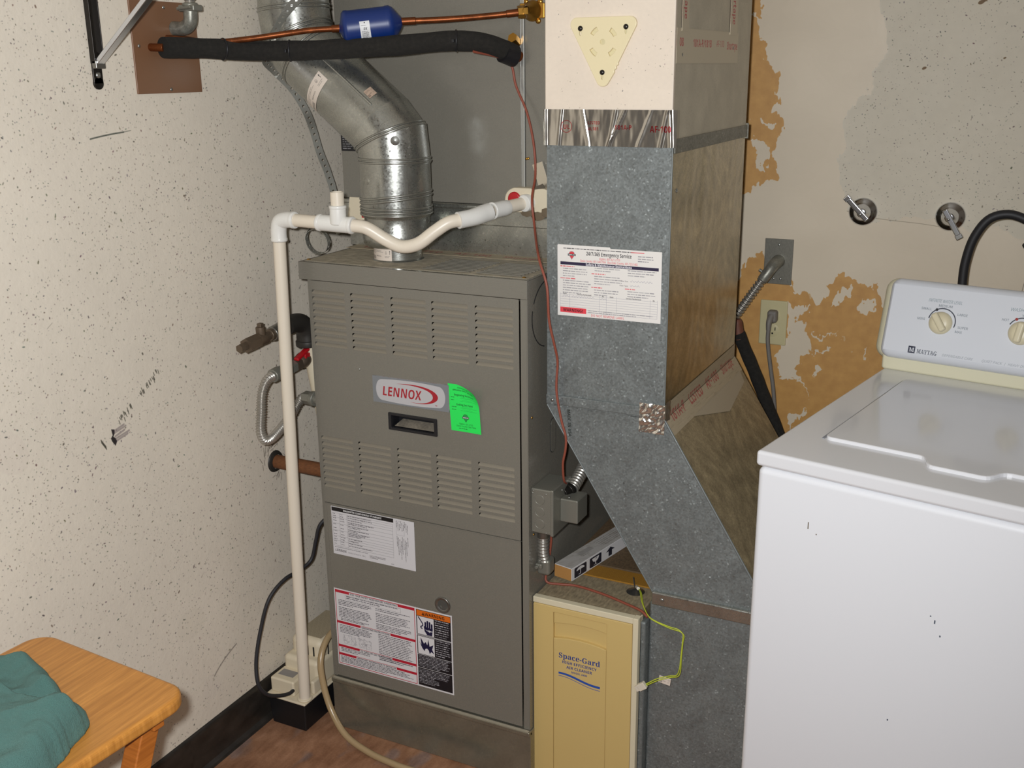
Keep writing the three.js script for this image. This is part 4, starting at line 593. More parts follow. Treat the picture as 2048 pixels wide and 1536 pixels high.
// ---------------------------------------------------------------- condensate pump, its cord and tube
{
  const p = thing('condensate_pump', 'small cream and black condensate pump on the floor in the corner', 'pump', [-1.5, 0, -1.88]);
  { const b = box(-1.546, -1.436, 0.0, 0.078, -2.0, -1.7505, 0.004), q = b.attributes.position; for (let i = 0; i < q.count; i++) { const k = (q.getY(i) - 0.078) * 0.06; q.setX(i, q.getX(i) + (q.getX(i) > -1.49 ? k : -k)); q.setZ(i, q.getZ(i) + (q.getZ(i) > -1.87 ? k : -k)); } part(p, 'tank', b, m.tank, 'black water tank'); }
  part(p, 'tank_lid', [box(-1.55, -1.432, 0.077, 0.083, -2.005, -1.746, 0.003)], m.pump);
  const mo = part(p, 'motor_housing', [box(-1.545, -1.44, 0.082, 0.155, -2.0, -1.815, 0.012, 3), box(-1.54, -1.445, 0.14, 0.198, -1.995, -1.84, 0.018, 4)], m.pump, 'cream motor cover with vent slots');
  part(mo, 'cover_dust', box(-1.53, -1.456, 0.1978, 0.1985, -1.98, -1.856, 0.0003), m.pumpTop);
  for (const [x, y] of [[-1.516, 0.165], [-1.488, 0.16], [-1.47, 0.16]]) part(mo, 'vent_slot', box(x, x + 0.004, y - 0.022, y + 0.02, -1.8415, -1.8385, 0.0012), m.slot);
  for (const z of [-1.87, -1.9]) part(mo, 'vent_slot', box(-1.4462, -1.4438, 0.142, 0.182, z, z + 0.004, 0.001), m.slot);
  part(p, 'switch_box', [box(-1.545, -1.475, 0.082, 0.122, -1.82, -1.762, 0.005, 3)], m.pump); part(p, 'box_print', [box(-1.535, -1.49, 0.1221, 0.1225, -1.805, -1.78)], M({ color: 0x8f8a86, roughness: 0.7 })); part(p, 'outlet_boss', [box(-1.448, -1.436, 0.082, 0.118, -1.83, -1.79, 0.005, 2), rod([-1.4475, 0.082, -1.768], [-1.4475, 0.088, -1.768], 0.018)], m.pump);
  single('pump_power_cord', sweep([[-1.43, 0.52, -1.9], [-1.45, 0.496, -1.876], [-1.46, 0.457, -1.869], [-1.47, 0.408, -1.858], [-1.48, 0.393, -1.826], [-1.49, 0.388, -1.781], [-1.5, 0.36, -1.734], [-1.51, 0.288, -1.704], [-1.51, 0.21, -1.678], [-1.5, 0.161, -1.67], [-1.492, 0.132, -1.685], [-1.485, 0.112, -1.715], [-1.478, 0.1, -1.75], [-1.478, 0.1, -1.764]], 0.0046, { n: 120, m: 10 }), m.rubber, 'black power cord looping from behind the furnace to the floor pump', 'cord');
  single('drain_tube', sweep([[-1.41, 0.232, -1.93], [-1.42, 0.229, -1.88], [-1.421, 0.213, -1.83], [-1.417, 0.18, -1.8], [-1.402, 0.125, -1.785], [-1.372, 0.066, -1.772], [-1.325, 0.025, -1.757], [-1.249, 0.0095, -1.742], [-1.186, 0.0085, -1.733], [-1.145, 0.0085, -1.73], [-1.05, 0.0085, -1.736], [-0.98, 0.0085, -1.75]], 0.0078, { n: 90, m: 12 }), m.vinyl, 'amber vinyl drain tube curving from the furnace side onto the floor', 'tube');
}

// ---------------------------------------------------------------- refrigerant lines
{
  const s = thing('suction_line', 'thick black foam insulated pipe crossing in front of the vent pipe', 'insulated pipe', [-1.3, 1.55, -1.85]);
  const pts = [[-1.536, 1.585, -1.606], [-1.53, 1.585, -1.636], [-1.5, 1.5835, -1.7], [-1.46, 1.5795, -1.775], [-1.383, 1.579, -1.83], [-1.281, 1.582, -1.86], [-1.187, 1.587, -1.9], [-1.085, 1.594, -1.945], [-1.036, 1.589, -1.98], [-1.01, 1.576, -2.015], [-1.0, 1.567, -2.04]];
  part(s, 'foam_sleeve', sweep(pts, (u) => 0.0195 + 0.0005 * Math.sin(u * 40) + 0.0006 * nz(u * 30, 1, 2), { n: 120, m: 18 }), m.foam);
  part(s, 'copper_core', [rod([XL, 1.586, -1.6], [-1.536, 1.585, -1.608], 0.0075), rod([-1.002, 1.568, -2.036], [-0.99, 1.562, -2.052], 0.011)], m.copper);
  const cv = new THREE.CatmullRomCurve3(pts.map(P), false, 'centripetal');
  for (const u of [0.17, 0.355, 0.82]) { const c = cv.getPointAt(u), T = cv.getTangentAt(u); part(s, 'cable_tie', [new THREE.TorusGeometry(0.0202, 0.0019, 8, 28).applyQuaternion(new THREE.Quaternion().setFromUnitVectors(V(0, 0, 1), T)).translate(c.x, c.y, c.z), box(-0.003, 0.003, -0.003, 0.004, -0.002, 0.003, 0.001).translate(c.x + 0.004, c.y - 0.001, c.z + 0.0205)], m.black); }
  part(s, 'end_wrap', sweep([[-1.012, 1.572, -2.012], [-0.998, 1.562, -2.038]], 0.0212, { n: 4, m: 16 }), m.black);
  const l = thing('liquid_line', 'thin copper pipe with a blue drier canister above the black foam pipe', 'copper pipe', [-1.25, 1.59, -1.9]);
  part(l, 'copper_pipe', sweep([[XL, 1.604, -1.645], [-1.54, 1.602, -1.665], [-1.503, 1.5955, -1.70], [-1.452, 1.602, -1.76], [-1.407, 1.61, -1.8], [-1.355, 1.6175, -1.83], [-1.303, 1.6205, -1.86]], 0.0058, { n: 60, m: 12 }), m.copper); part(l, 'copper_pipe', sweep([[-1.2, 1.6335, -1.93], [-1.115, 1.637, -1.98], [-1.021, 1.644, -2.02], [-0.985, 1.6485, -2.04]], 0.0062, { n: 30, m: 12 }), m.copper);
  for (const [a, b] of [[[-1.318, 1.62, -1.853], [-1.298, 1.621, -1.8635]], [[-1.203, 1.633, -1.9285], [-1.175, 1.6345, -1.945]], [[-1.01, 1.6455, -2.026], [-0.988, 1.648, -2.038]]]) part(l, 'joint', rod(a, b, 0.0076), m.copper);
  const a = V(-1.306, 1.619, -1.86), b = V(-1.199, 1.6325, -1.931), d = b.clone().sub(a), L = d.length();
  const dr = part(l, 'drier', lathe([[0.006, 0], [0.011, 0.004], [0.03, 0.009], [0.0345, 0.014], [0.0348, 0.02], [0.034, 0.022], [0.034, L - 0.034], [0.0348, L - 0.032], [0.035, L - 0.024], [0.031, L - 0.017], [0.012, L - 0.003], [0.006, L]], a, d, 36), m.blue, 'glossy blue drier canister');
  { const g = new THREE.CylinderGeometry(0.0347, 0.0347, 0.02, 12, 1, true, -0.62, 1.05), q = g.attributes.uv; for (let i = 0; i < q.count; i++) q.setXY(i, q.getY(i), 1 - q.getX(i)); g.rotateY(0.95); g.applyQuaternion(new THREE.Quaternion().setFromUnitVectors(V(0, 1, 0), d.clone().normalize())); const c = a.clone().addScaledVector(d, 0.41); part(dr, 'label', g.translate(c.x, c.y, c.z), print(texDrier, { side: THREE.DoubleSide }), 'white printed sticker'); }
  part(l, 'valve_fitting', [hex([-0.988, 1.6485, -2.034], [-0.972, 1.65, -2.045], 0.0125), lathe([[0.008, 0.03], [0.012, 0.02], [0.0155, 0.012], [0.0195, 0.008], [0.021, 0.002], [0.021, 0]], [-0.962, 1.651, CZ], [0, 0, 1], 22), ...[0.9, 2.2, 3.6, 5.2].map((q) => screwHead([-0.962 + Math.cos(q) * 0.026, 1.651 + Math.sin(q) * 0.022, CZ], [0, 0, 1], 0.006)), box(-0.99, -0.934, 1.636, 1.666, CZ, CZ + 0.004, 0.002)], m.brass, 'brass valve fitting on the coil box');
  single('service_port_cap', [hex([-0.998, 1.59, CZ], [-0.998, 1.6, CZ + 0.022], 0.0105), rod([-0.998, 1.588, CZ - 0.001], [-0.998, 1.59, CZ + 0.006], 0.0075)], m.brass, 'small brass cap on the coil box beside the black pipe end', 'cap');
}
single('thermostat_wire', sweep([[-1.05, 1.573, -1.956], [-1.02, 1.56, -2.02], [-1.004, 1.548, -2.032], [-0.994, 1.507, -2.034], [-0.967, 1.452, -2.03], [-0.947, 1.388, -2.02], [-0.938, 1.328, -2.008], [-0.928, 1.282, -1.97], [-0.916, 1.233, -1.955], [-0.856, 1.18, -1.85], [-0.834, 1.135, -1.835], [-0.83, 1.064, -1.838], [-0.823, 1.013, -1.848], [-0.821, 0.98, -1.858], [-0.823, 0.917, -1.858], [-0.812, 0.855, -1.858], [-0.802, 0.819, -1.858], [-0.803, 0.792, -1.858], [-0.809, 0.764, -1.86], [-0.812, 0.72, -1.872], [-0.815, 0.706, -1.89]], 0.0026, { n: 160, m: 8 }), m.brownWire, 'thin brown wire hanging from the black pipe past the duct corner to the junction box', 'wire');

// ---------------------------------------------------------------- junction box on the furnace side
{
  const j = thing('junction_box', 'grey steel electrical box with knockouts screwed to the furnace side', 'junction box', [-0.84, 0.61, -1.88]);
  const b = part(j, 'box', [box(FX1 + 0.001, -0.82, 0.612, 0.711, -1.915, -1.825, 0.003), box(-0.822, -0.8145, 0.61, 0.713, -1.917, -1.823, 0.0025)], m.box);
  for (const y of [0.688, 0.661, 0.634]) part(b, 'knockout', [new THREE.TorusGeometry(0.0105, 0.0009, 6, 24, Math.PI * 1.1).rotateZ(Math.PI * 0.95).translate(-0.846, y, -1.8248), lathe([[0, 0.0004], [0.0098, 0.0003], [0.0102, 0]], [-0.846, y, -1.825], [0, 0, 1])], m.box);
  for (const [x, y] of [[-0.86, 0.706], [-0.862, 0.7], [-0.832, 0.702], [-0.86, 0.616], [-0.832, 0.615]]) part(b, 'rivet', screwHead([x, y, -1.8252], [0, 0, 1], 0.0018), m.screw);
  part(j, 'cover_box', [box(-0.815, -0.775, 0.632, 0.684, -1.912, -1.858, 0.003)], m.box, 'raised handy box on the cover'); part(j, 'cover_screw', screwHead([-0.8145, 0.698, -1.87], [1, 0, 0], 0.003), m.screw); part(j, 'cover_screw', screwHead([-0.8, 0.684, -1.872], [0, 1, 0], 0.003), m.screw);
  part(j, 'conduit_connector', [rod([-0.806, 0.693, -1.915], [-0.82, 0.684, -1.885], 0.0125), rod([-0.808, 0.691, -1.908], [-0.813, 0.687, -1.898], 0.0145)], m.darkSteel, 'dark conduit connector');
  part(j, 'rear_conduit', sweep([[-0.808, 0.69, -1.905], [-0.806, 0.702, -1.93], [-0.806, 0.724, -1.98], [-0.815, 0.75, -2.05], [-0.832, 0.775, -2.12]], ridged(0.0135, 0.0013, 0.0075), { n: 260, m: 14 }), m.flex, 'flexible steel conduit running back behind the duct');
  part(j, 'lower_connector', [rod([-0.85, 0.612, -1.852], [-0.851, 0.59, -1.853], 0.0125), rod([-0.85, 0.61, -1.852], [-0.85, 0.604, -1.852], 0.014)], m.steel); part(j, 'lower_conduit', sweep([[-0.851, 0.592, -1.853], [-0.8515, 0.575, -1.854], [-0.852, 0.553, -1.856], [-0.851, 0.535, -1.86]], ridged(0.0112, 0.0014, 0.0078), { n: 160, m: 16 }), m.flex);
  part(j, 'angle_connector', [box(-0.8655, -0.836, 0.503, 0.54, -1.882, -1.85, 0.007, 3), box(-0.8655, -0.85, 0.52, 0.532, -1.851, -1.842, 0.003), rod([-0.86, 0.526, -1.843], [-0.86, 0.526, -1.836], 0.004)], m.box);
}

// ---------------------------------------------------------------- air cleaner cabinet
const AT = 0.459;
{
  const a = thing('air_cleaner', 'tan fronted air cleaner cabinet with blue lettering between furnace and duct', 'air cleaner', [-0.75, 0, -2.15]);
  part(a, 'cabinet', [box(-0.865, -0.632, 0.0, AT, -2.52, -1.846, 0.003)], m.cleanerTop, 'beige dusty metal body');
  part(a, 'top_lip', [box(-0.866, -0.64, 0.446, AT + 0.0006, -1.848, -1.8325, 0.0016)], m.creamTrim); part(a, 'side_flange', [box(-0.64, -0.628, 0.0, AT + 0.001, -1.85, -1.8315, 0.0015), box(-0.631, -0.628, 0.0, AT - 0.002, -1.86, -1.846)], m.creamTrim, 'cream edge strip'); part(a, 'side_flange', metric(box(-0.631, -0.618, 0.0, AT - 0.012, -1.885, -1.848, 0.005)), m.zinc, 'galvanised side flange');
  part(a, 'flange_screw', screwHead([-0.6195, 0.424, -1.862], [0.8, 0, 0.6], 0.003), m.screw);
  const s = rrect(-0.8655, 0.004, -0.641, 0.445, 0.003); s.holes.push(rrect(-0.8188, 0.02, -0.6972, 0.432, 0.002, THREE.Path));
  const d = part(a, 'door', [slab(s, 0.012, 0.0015).translate(0, 0, -1.846), box(-0.82, -0.696, 0.018, 0.434, -1.848, -1.842)], m.tanDoor, 'tan door with recessed panel');
  { const c = new THREE.Shape(); c.moveTo(-0.8182, 0.021); c.lineTo(-0.6978, 0.021); c.lineTo(-0.6978, 0.37); c.quadraticCurveTo(-0.757, 0.383, -0.8182, 0.37); const pl = part(d, 'plaque', slab(c, 0.0075, 0.0012).translate(0, 0, -1.8425), m.tanDoor);
    const g = new THREE.PlaneGeometry(0.112, 0.08); part(pl, 'print', g.translate(-0.7585, 0.3065, -1.8338 + 0.0001), MP({ map: texGard, roughness: 0.5 }), 'blue lettering over two blue waves'); }
  { const c = new THREE.Shape(); c.moveTo(-0.8182, 0.432); c.lineTo(-0.6978, 0.432); c.lineTo(-0.6978, 0.408); c.quadraticCurveTo(-0.757, 0.418, -0.8182, 0.405); part(d, 'grip', slab(c, 0.006, 0.0012).translate(0, 0, -1.8425), m.tanDoor); }
  const w = thing('sensor_lead', 'pair of yellow green wires looping from the air cleaner top to a white connector', 'wire', [-0.56, 0.31, -1.84]);
  const pts = [[-0.668, 0.475, -1.937], [-0.655, 0.478, -1.915], [-0.638, 0.474, -1.88], [-0.613, 0.463, -1.85], [-0.599, 0.461, -1.842], [-0.564, 0.456, -1.838], [-0.545, 0.454, -1.838], [-0.536, 0.446, -1.838], [-0.536, 0.43, -1.838], [-0.538, 0.397, -1.838], [-0.541, 0.36, -1.838], [-0.546, 0.349, -1.838], [-0.56, 0.344, -1.838], [-0.585, 0.334, -1.832], [-0.607, 0.318, -1.828]];
  part(w, 'wire', sweep(pts, 0.0011, { n: 110, m: 6 }), m.ygWire); part(w, 'wire', sweep(pts.map(([x, y, z], i) => [x + 0.0025 + Math.sin(i * 1.3) * 0.0012, y - 0.0022 + Math.cos(i * 1.7) * 0.0012, z + 0.001]), 0.0011, { n: 110, m: 6 }), m.ygWire);
  part(w, 'connector', [box(-0.009, 0.009, -0.0075, 0.0075, -0.005, 0.005, 0.0015).rotateZ(0.65).translate(-0.614, 0.313, -1.825), box(-0.016, -0.006, -0.006, 0.006, -0.004, 0.004, 0.001).rotateZ(0.65).translate(-0.614, 0.313, -1.825)], m.connector, 'white plastic plug');
  part(w, 'flag_tag', [box(-0.013, 0.012, -0.016, 0, -0.0005, 0.0005).rotateZ(-0.12).translate(-0.568, 0.34, -1.836)], print(texPipeLabel), 'small white printed flag'); part(w, 'sleeve', rod([-0.672, 0.472, -1.943], [-0.662, 0.4785, -1.925], 0.0036), m.connector);
  single('grommet_cap', [lathe([[0, 0.006], [0.006, 0.005], [0.012, 0.002], [0.019, 0.0006], [0.02, 0]], [-0.675, AT, -1.945]), rod([-0.678, AT + 0.002, -1.95], [-0.69, AT + 0.018, -1.972], 0.0015)], m.steel, 'round metal sensor cap on the air cleaner top near the duct', 'sensor');
  single('control_wire', sweep([[-0.853, 0.6, -1.9], [-0.856, 0.56, -1.905], [-0.861, 0.5, -1.9], [-0.862, 0.467, -1.893], [-0.83, 0.4635, -1.9], [-0.804, 0.463, -1.908], [-0.741, 0.463, -1.9], [-0.676, 0.463, -1.88], [-0.63, 0.463, -1.861], [-0.616, 0.458, -1.853]], 0.0028, { n: 90, m: 8 }), m.brownWire, 'brown wire from under the junction box lying across the air cleaner top', 'wire');
}
{ // things on top of the air cleaner
  const yaw = -0.02;
  const y = thing('cardboard_sheet', 'dirty yellow cardboard flap lying on the air cleaner under the white carton', 'cardboard', [-0.72, AT, -2.1]);
  part(y, 'front_flap', [box(-0.815, -0.64, AT + 0.0004, AT + 0.004, -2.02, -1.968, 0.001).rotateY(0)], m.yellowCard, 'yellow stained front edge'); part(y, 'sheet', [box(-0.86, -0.635, AT + 0.0004, AT + 0.006, -2.48, -2.022, 0.001)], m.brownCard, 'brown sheet behind the yellow edge'); part(y, 'rear_fold', [box(-0.86, -0.72, AT + 0.006, AT + 0.1, -2.36, -2.355, 0.001)], m.card);
  const k = thing('carton', 'long white carton with fragile symbols lying on the air cleaner top', 'carton', [-0.808, AT + 0.006, -2.05]);
  const ang = 0.213; k.rotation.y = -ang * 1.0;
  // local: x across (0.046), z along (0.40)
  part(k, 'body', [box(-0.023, 0.023, 0, 0.03, -0.27, 0.13, 0.0015)], m.carton, undefined, true); part(k, 'end_panel', [box(-0.0225, 0.0225, 0.001, 0.029, 0.13, 0.1306)], m.card, 'plain brown end', true);
  { const g = new THREE.PlaneGeometry(0.398, 0.029).rotateY(Math.PI / 2).translate(0.0233, 0.015, -0.07); const t = texCartonSide; part(k, 'side_print', g, print(t), 'black fragile symbols', true); const h = new THREE.PlaneGeometry(0.398, 0.045).rotateX(-Math.PI / 2).rotateY(Math.PI / 2).translate(0, 0.0303, -0.07); part(k, 'top_print', h, print(texCartonTop), 'dusty printed top', true); }
}

// ---------------------------------------------------------------- return air duct
const DX0 = -0.849, DX1 = -0.6, DZ = -1.87, DB = -2.39;
{
  const d = thing('return_duct', 'tall rectangular galvanised duct with an angled lower offset right of the furnace', 'duct', [-0.68, 0, -2.13]);
  part(d, 'painted_section', [metric(box(DX0 - 0.002, DX1 - 0.001, 1.462, HT, DB, DZ + 0.004, 0.002))], m.painted, 'cream upper section spattered with paint');
  part(d, 'upper_side', [metric(quads([[[DX1 + 0.0004, 1.412, DZ], [DX1 + 0.0004, 1.412, DB], [DX1 + 0.0004, HT, DB], [DX1 + 0.0004, HT, DZ + 0.002]]]))], m.dustySide, 'grey dusty upper side');
  part(d, 'straight_section', [quads([[[DX0, 0.88, DZ], [DX1, 0.88, DZ], [DX1, 1.464, DZ], [DX0, 1.464, DZ]], [[DX0, 0.88, DB], [DX0, 0.88, DZ], [DX0, 1.464, DZ], [DX0, 1.464, DB]], [[DX1, 0.88, DB], [DX0, 0.88, DB], [DX0, 1.464, DB], [DX1, 1.464, DB]]])], m.zinc);
  const wavy = (a, b, c, e, k) => { const nx = 70, ny = 24, pos = [], uv = [], idx = [], n = P(b).sub(P(a)).cross(P(e).sub(P(a))).normalize(); for (let j = 0; j <= ny; j++) for (let i = 0; i <= nx; i++) { const u = i / nx, v = j / ny, p = P(a).lerp(P(b), u).lerp(P(e).lerp(P(c), u), v), ed = Math.min(1, u * 8, (1 - u) * 8, v * 6, (1 - v) * 6); p.addScaledVector(n, ed * k * (fbm(p.z * 9 + v * 0.8, p.y * 1.5, 3, 2) + 0.5 * fbm(p.z * 22 + v, p.y * 2.5, 8, 2))); pos.push(p.x, p.y, p.z); uv.push(-p.z, p.y); } for (let j = 0; j < ny; j++) for (let i = 0; i < nx; i++) { const q = j * (nx + 1) + i, r = q + nx + 1; idx.push(q, q + 1, r, q + 1, r + 1, r); } const g = new THREE.BufferGeometry(); g.setAttribute('position', new THREE.Float32BufferAttribute(pos, 3)); g.setAttribute('uv', new THREE.Float32BufferAttribute(uv, 2)); g.setIndex(idx); g.computeVertexNormals(); return g; };
  part(d, 'side_panel', wavy([DX1, 0.88, DZ], [DX1, 0.88, DB], [DX1, 1.464, DB], [DX1, 1.464, DZ], 0.0022), m.sideZinc, 'dusty brownish side'); part(d, 'corner_edge', [rod([DX1, 0.88, DZ], [DX1, 1.464, DZ], 0.0016, 8)], m.zinc); part(d, 'drive_cleat', [metric(box(DX1, DX1 + 0.004, 1.388, 1.414, DB - 0.004, DZ - 0.004, 0.0015)), metric(box(DX1 - 0.006, DX1 + 0.006, 1.384, 1.418, DB - 0.007, DB - 0.001, 0.001))], m.dustyZinc, 'raised cleat across the side'); part(d, 'lower_lip', [metric(box(DX0 - 0.001, DX1 - 0.002, 0.884, 0.904, DZ, DZ + 0.004, 0.0018))], m.zinc); part(d, 'screw', screwHead([-0.836, 0.893, DZ + 0.004], [0, 0, 1], 0.0036), m.screw);
  const E0 = -0.607, E1 = -0.362, EY = 0.5;
  part(d, 'offset', [quads([[[E0, EY, DZ], [E1, EY, DZ], [DX1 + 0.002, 0.881, DZ], [DX0, 0.881, DZ]], [[E0, EY, DB], [E0, EY, DZ], [DX0, 0.881, DZ], [DX0, 0.881, DB]], [[E1, EY, DB], [E0, EY, DB], [DX0, 0.881, DB], [DX1 + 0.002, 0.881, DB]]])], m.zinc, 'slanted offset section'); part(d, 'offset_side', wavy([E1, EY, DZ], [E1, EY, DB], [DX1 + 0.002, 0.881, DB], [DX1 + 0.002, 0.881, DZ], 0.0016), m.slopeZinc, 'dusty sloping side'); part(d, 'offset_seam', [rod([DX1 + 0.002, 0.881, DZ + 0.0005], [E1, EY, DZ + 0.0005], 0.0024, 8)], m.zinc); part(d, 'offset_seam', [rod([DX0, 0.881, DZ], [E0, EY, DZ], 0.0016, 8)], m.zinc);
  part(d, 'stamp', [(() => { const g = new THREE.PlaneGeometry(0.062, 0.0115).rotateZ(-Math.PI / 2 + 0.06); return g.translate(-0.799, 0.848, DZ + 0.0012); })()], MP({ map: texMade, transparent: true, alphaTest: 0.4, roughness: 0.7 }), 'black stamped lettering');
  part(d, 'boot', [metric(box(-0.618, E1, 0, 0.487, DB, DZ, 0.006))], m.zinc, 'lower duct boot'); part(d, 'boot_flange', [metric(flat([box(-0.612, E1 + 0.002, 0.484, 0.513, DZ - 0.002, DZ + 0.009, 0.0035)]))], m.pipeZinc, 'folded flange at the boot'); part(d, 'screw', screwHead([-0.589, 0.499, DZ + 0.009], [0, 0, 1], 0.0042), m.screw);
  // foil tapes
  { const n = 220, k = 12, g = new THREE.PlaneGeometry(0.262, 0.066, n, k), p = g.attributes.position; for (let i = 0; i < p.count; i++) { const x = p.getX(i), y = p.getY(i); let z = 0.002 + 0.0016 * fbm(x * 40, y * 14, 3, 3); for (const [c, a, w, q] of [[-0.097, 0.003, 0.003, 0.1], [-0.127, 0.003, 0.0028, 0], [-0.045, 0.0018, 0.0026, -0.2], [0.008, 0.0028, 0.0028, 0.2], [0.016, 0.0024, 0.0024, 0.5], [0.119, 0.003, 0.0028, -0.06], [0.107, 0.003, 0.003, 0.2], [0.07, 0.0012, 0.003, 0.4]]) { const e = x - c - y * q; z += a * Math.exp(-e * e / (w * w)); } p.setZ(i, z); } g.computeVertexNormals();
    part(d, 'foil_band', g.translate(-0.7225, 1.4325, DZ + 0.0035), MP({ map: texTapeFront, metalness: 0.9, roughness: 0.2, side: THREE.DoubleSide, color: 0xffffff }), 'crinkled shiny foil tape with red print'); }
  part(d, 'foil_band', [metric(sheetX(-1.90, DZ + 0.003, 1.40, 1.464, DX1 + 0.0012))], M({ color: 0x9a9284, metalness: 0.85, roughness: 0.3 }));
  part(d, 'side_tape', [sheetX(-2.285, DZ + 0.001, 1.545, 1.605, DX1 + 0.001)], print(texTapeSide, { metalness: 0.45, roughness: 0.45 }), 'dull foil tape with red print'); part(d, 'side_tape', [sheetX(-1.935, -1.895, 1.6, 1.72, DX1 + 0.0018)], print(texTapeUp, { metalness: 0.45, roughness: 0.45 })); part(d, 'side_tape', [sheetX(-2.27, -2.215, 1.6, 1.72, DX1 + 0.0018)], print(texTapeUp, { metalness: 0.45, roughness: 0.45 }));
  { const sl = (E1 - DX1) / (0.881 - EY), w = 0.03, x = DX1 + 0.0012; const up = quads([[[x, 0.881, DZ + 0.001], [x, 0.881, DB], [x, 0.911, DB], [x, 0.911, DZ + 0.001]]]), dn = quads([[[x + 0.0015 + w * sl, 0.881 - w, DZ + 0.001], [x + 0.0015 + w * sl, 0.881 - w, DB], [x + 0.0015, 0.881, DB], [x + 0.0015, 0.881, DZ + 0.001]]]);
    for (const [g, a, b] of [[up, 0.5, 1], [dn, 0, 0.5]]) { const u = g.attributes.uv, p = g.attributes.position; let lo = 9, hi = -9; for (let i = 0; i < p.count; i++) { lo = Math.min(lo, p.getY(i)); hi = Math.max(hi, p.getY(i)); } for (let i = 0; i < p.count; i++) u.setXY(i, (DZ + 0.001 - p.getZ(i)) / 0.52, a + (b - a) * (p.getY(i) - lo) / (hi - lo)); } part(d, 'fold_tape', [up, dn], print(texTapeRed, { metalness: 0.25, roughness: 0.6, side: THREE.DoubleSide }), 'dull tape with red print along the side fold'); 
    const tri = (a) => quads([a]); part(d, 'tape_tail', [quads([[[x + 0.003 + 0.07 * sl, 0.811, -2.19], [x + 0.003 + 0.05 * sl, 0.831, -2.36], [x + 0.003 + 0.028 * sl, 0.853, -2.37], [x + 0.003 + 0.028 * sl, 0.853, -2.0]]])], M({ color: 0xb3a68f, metalness: 0.2, roughness: 0.6, side: THREE.DoubleSide }), 'torn tail of tape on the slope'); }
  { const g = new THREE.PlaneGeometry(0.052, 0.06, 26, 26), p = g.attributes.position; for (let i = 0; i < p.count; i++) p.setZ(i, 0.0045 + 0.011 * Math.abs(fbm(p.getX(i) * 60, p.getY(i) * 60, 6, 3))); g.computeVertexNormals(); part(d, 'corner_foil', g.translate(-0.6225, 0.883, DZ + 0.001), MP({ color: 0xe5e0d8, metalness: 0.92, roughness: 0.2, side: THREE.DoubleSide }), 'crumpled foil over the lower corner'); const h = new THREE.PlaneGeometry(0.03, 0.06, 10, 10), q = h.attributes.position; for (let i = 0; i < q.count; i++) q.setZ(i, 0.004 * Math.abs(fbm(q.getX(i) * 70, q.getY(i) * 60, 2, 3))); h.computeVertexNormals(); part(d, 'corner_foil', h.rotateY(Math.PI / 2).translate(DX1 + 0.004, 0.887, DZ - 0.012), MP({ color: 0xe5e0d8, metalness: 0.92, roughness: 0.2, side: THREE.DoubleSide })); }
  { const s = new THREE.Shape(); s.moveTo(-0.825, 1.071); s.lineTo(-0.6125, 1.0725); s.lineTo(-0.6135, 1.209); s.lineTo(-0.716, 1.209); s.lineTo(-0.717, 1.2115); s.lineTo(-0.823, 1.2115); s.quadraticCurveTo(-0.826, 1.2115, -0.826, 1.209); const g = slab(s, 0.0006), p = g.attributes.position, u = g.attributes.uv; for (let i = 0; i < p.count; i++) u.setXY(i, (p.getX(i) + 0.826) / 0.2135, (p.getY(i) - 1.071) / 0.1405); part(d, 'service_label', g.translate(0, 0, DZ + 0.001), print(texService), 'white service record label with red WARNING block'); }
  for (const [y, z] of [[1.32, -1.9], [1.56, -1.905], [1.575, -2.25]]) part(d, 'screw', screwHead([DX1, y, z], [1, 0, 0], 0.0045), m.screw);
  // mounting plate screwed to the painted front
  const t = thing('mounting_plate', 'cream triangular plastic wall plate screwed to the painted duct front', 'plate', [-0.735, 1.507, DZ + 0.004]);
  const Z0 = DZ + 0.004, cs = [[-0.785, 1.614, 0.0125], [-0.683, 1.614, 0.0125], [-0.7335, 1.5185, 0.0125]];
  const s = new THREE.Shape(); { const [a, b, c] = cs; const ang = (p, q) => Math.atan2(q[1] - p[1], q[0] - p[0]); const n1 = ang(a, b) + Math.PI / 2, n2 = ang(b, c) + Math.PI / 2, n3 = ang(c, a) + Math.PI / 2; s.absarc(a[0], a[1], a[2], n3, n1, true); s.absarc(b[0], b[1], b[2], n1, n2, true); const bx = (u) => { const dx = c[0] - b[0], dy = c[1] - b[1], l = Math.hypot(dx, dy); return [b[0] + dx * u - dy / l * 0.0125, b[1] + dy * u + dx / l * 0.0125]; }; for (let i = 0; i < 12; i++) { const [px, py] = bx(0.62 + i * 0.018); const o = i % 4 < 2 ? 0 : 0.0018; s.lineTo(px + o * 0.8, py - o * 0.4); } s.absarc(c[0], c[1], c[2], n2, n3, true); }
  const kx = -0.734, ky = 1.5835; { const h = new THREE.Path(); h.absarc(kx, ky, 0.0064, 0, 6.2832, true); s.holes.push(h); for (const a of [0.7, 2.3, 3.9, 5.5]) { const q = new THREE.Path(); const r0 = 0.0215, r1 = 0.0285; q.absarc(kx, ky, r1, a - 0.28, a + 0.28, false); q.absarc(kx, ky, r0, a + 0.28, a - 0.28, true); q.closePath(); s.holes.push(q); } for (const [x, y] of [[-0.7775, 1.604], [-0.69, 1.605], [-0.734, 1.5275]]) { const q = new THREE.Path(); q.absellipse(x, y - 0.004, 0.0034, 0.0068, 0, 6.2832, true); s.holes.push(q); } }
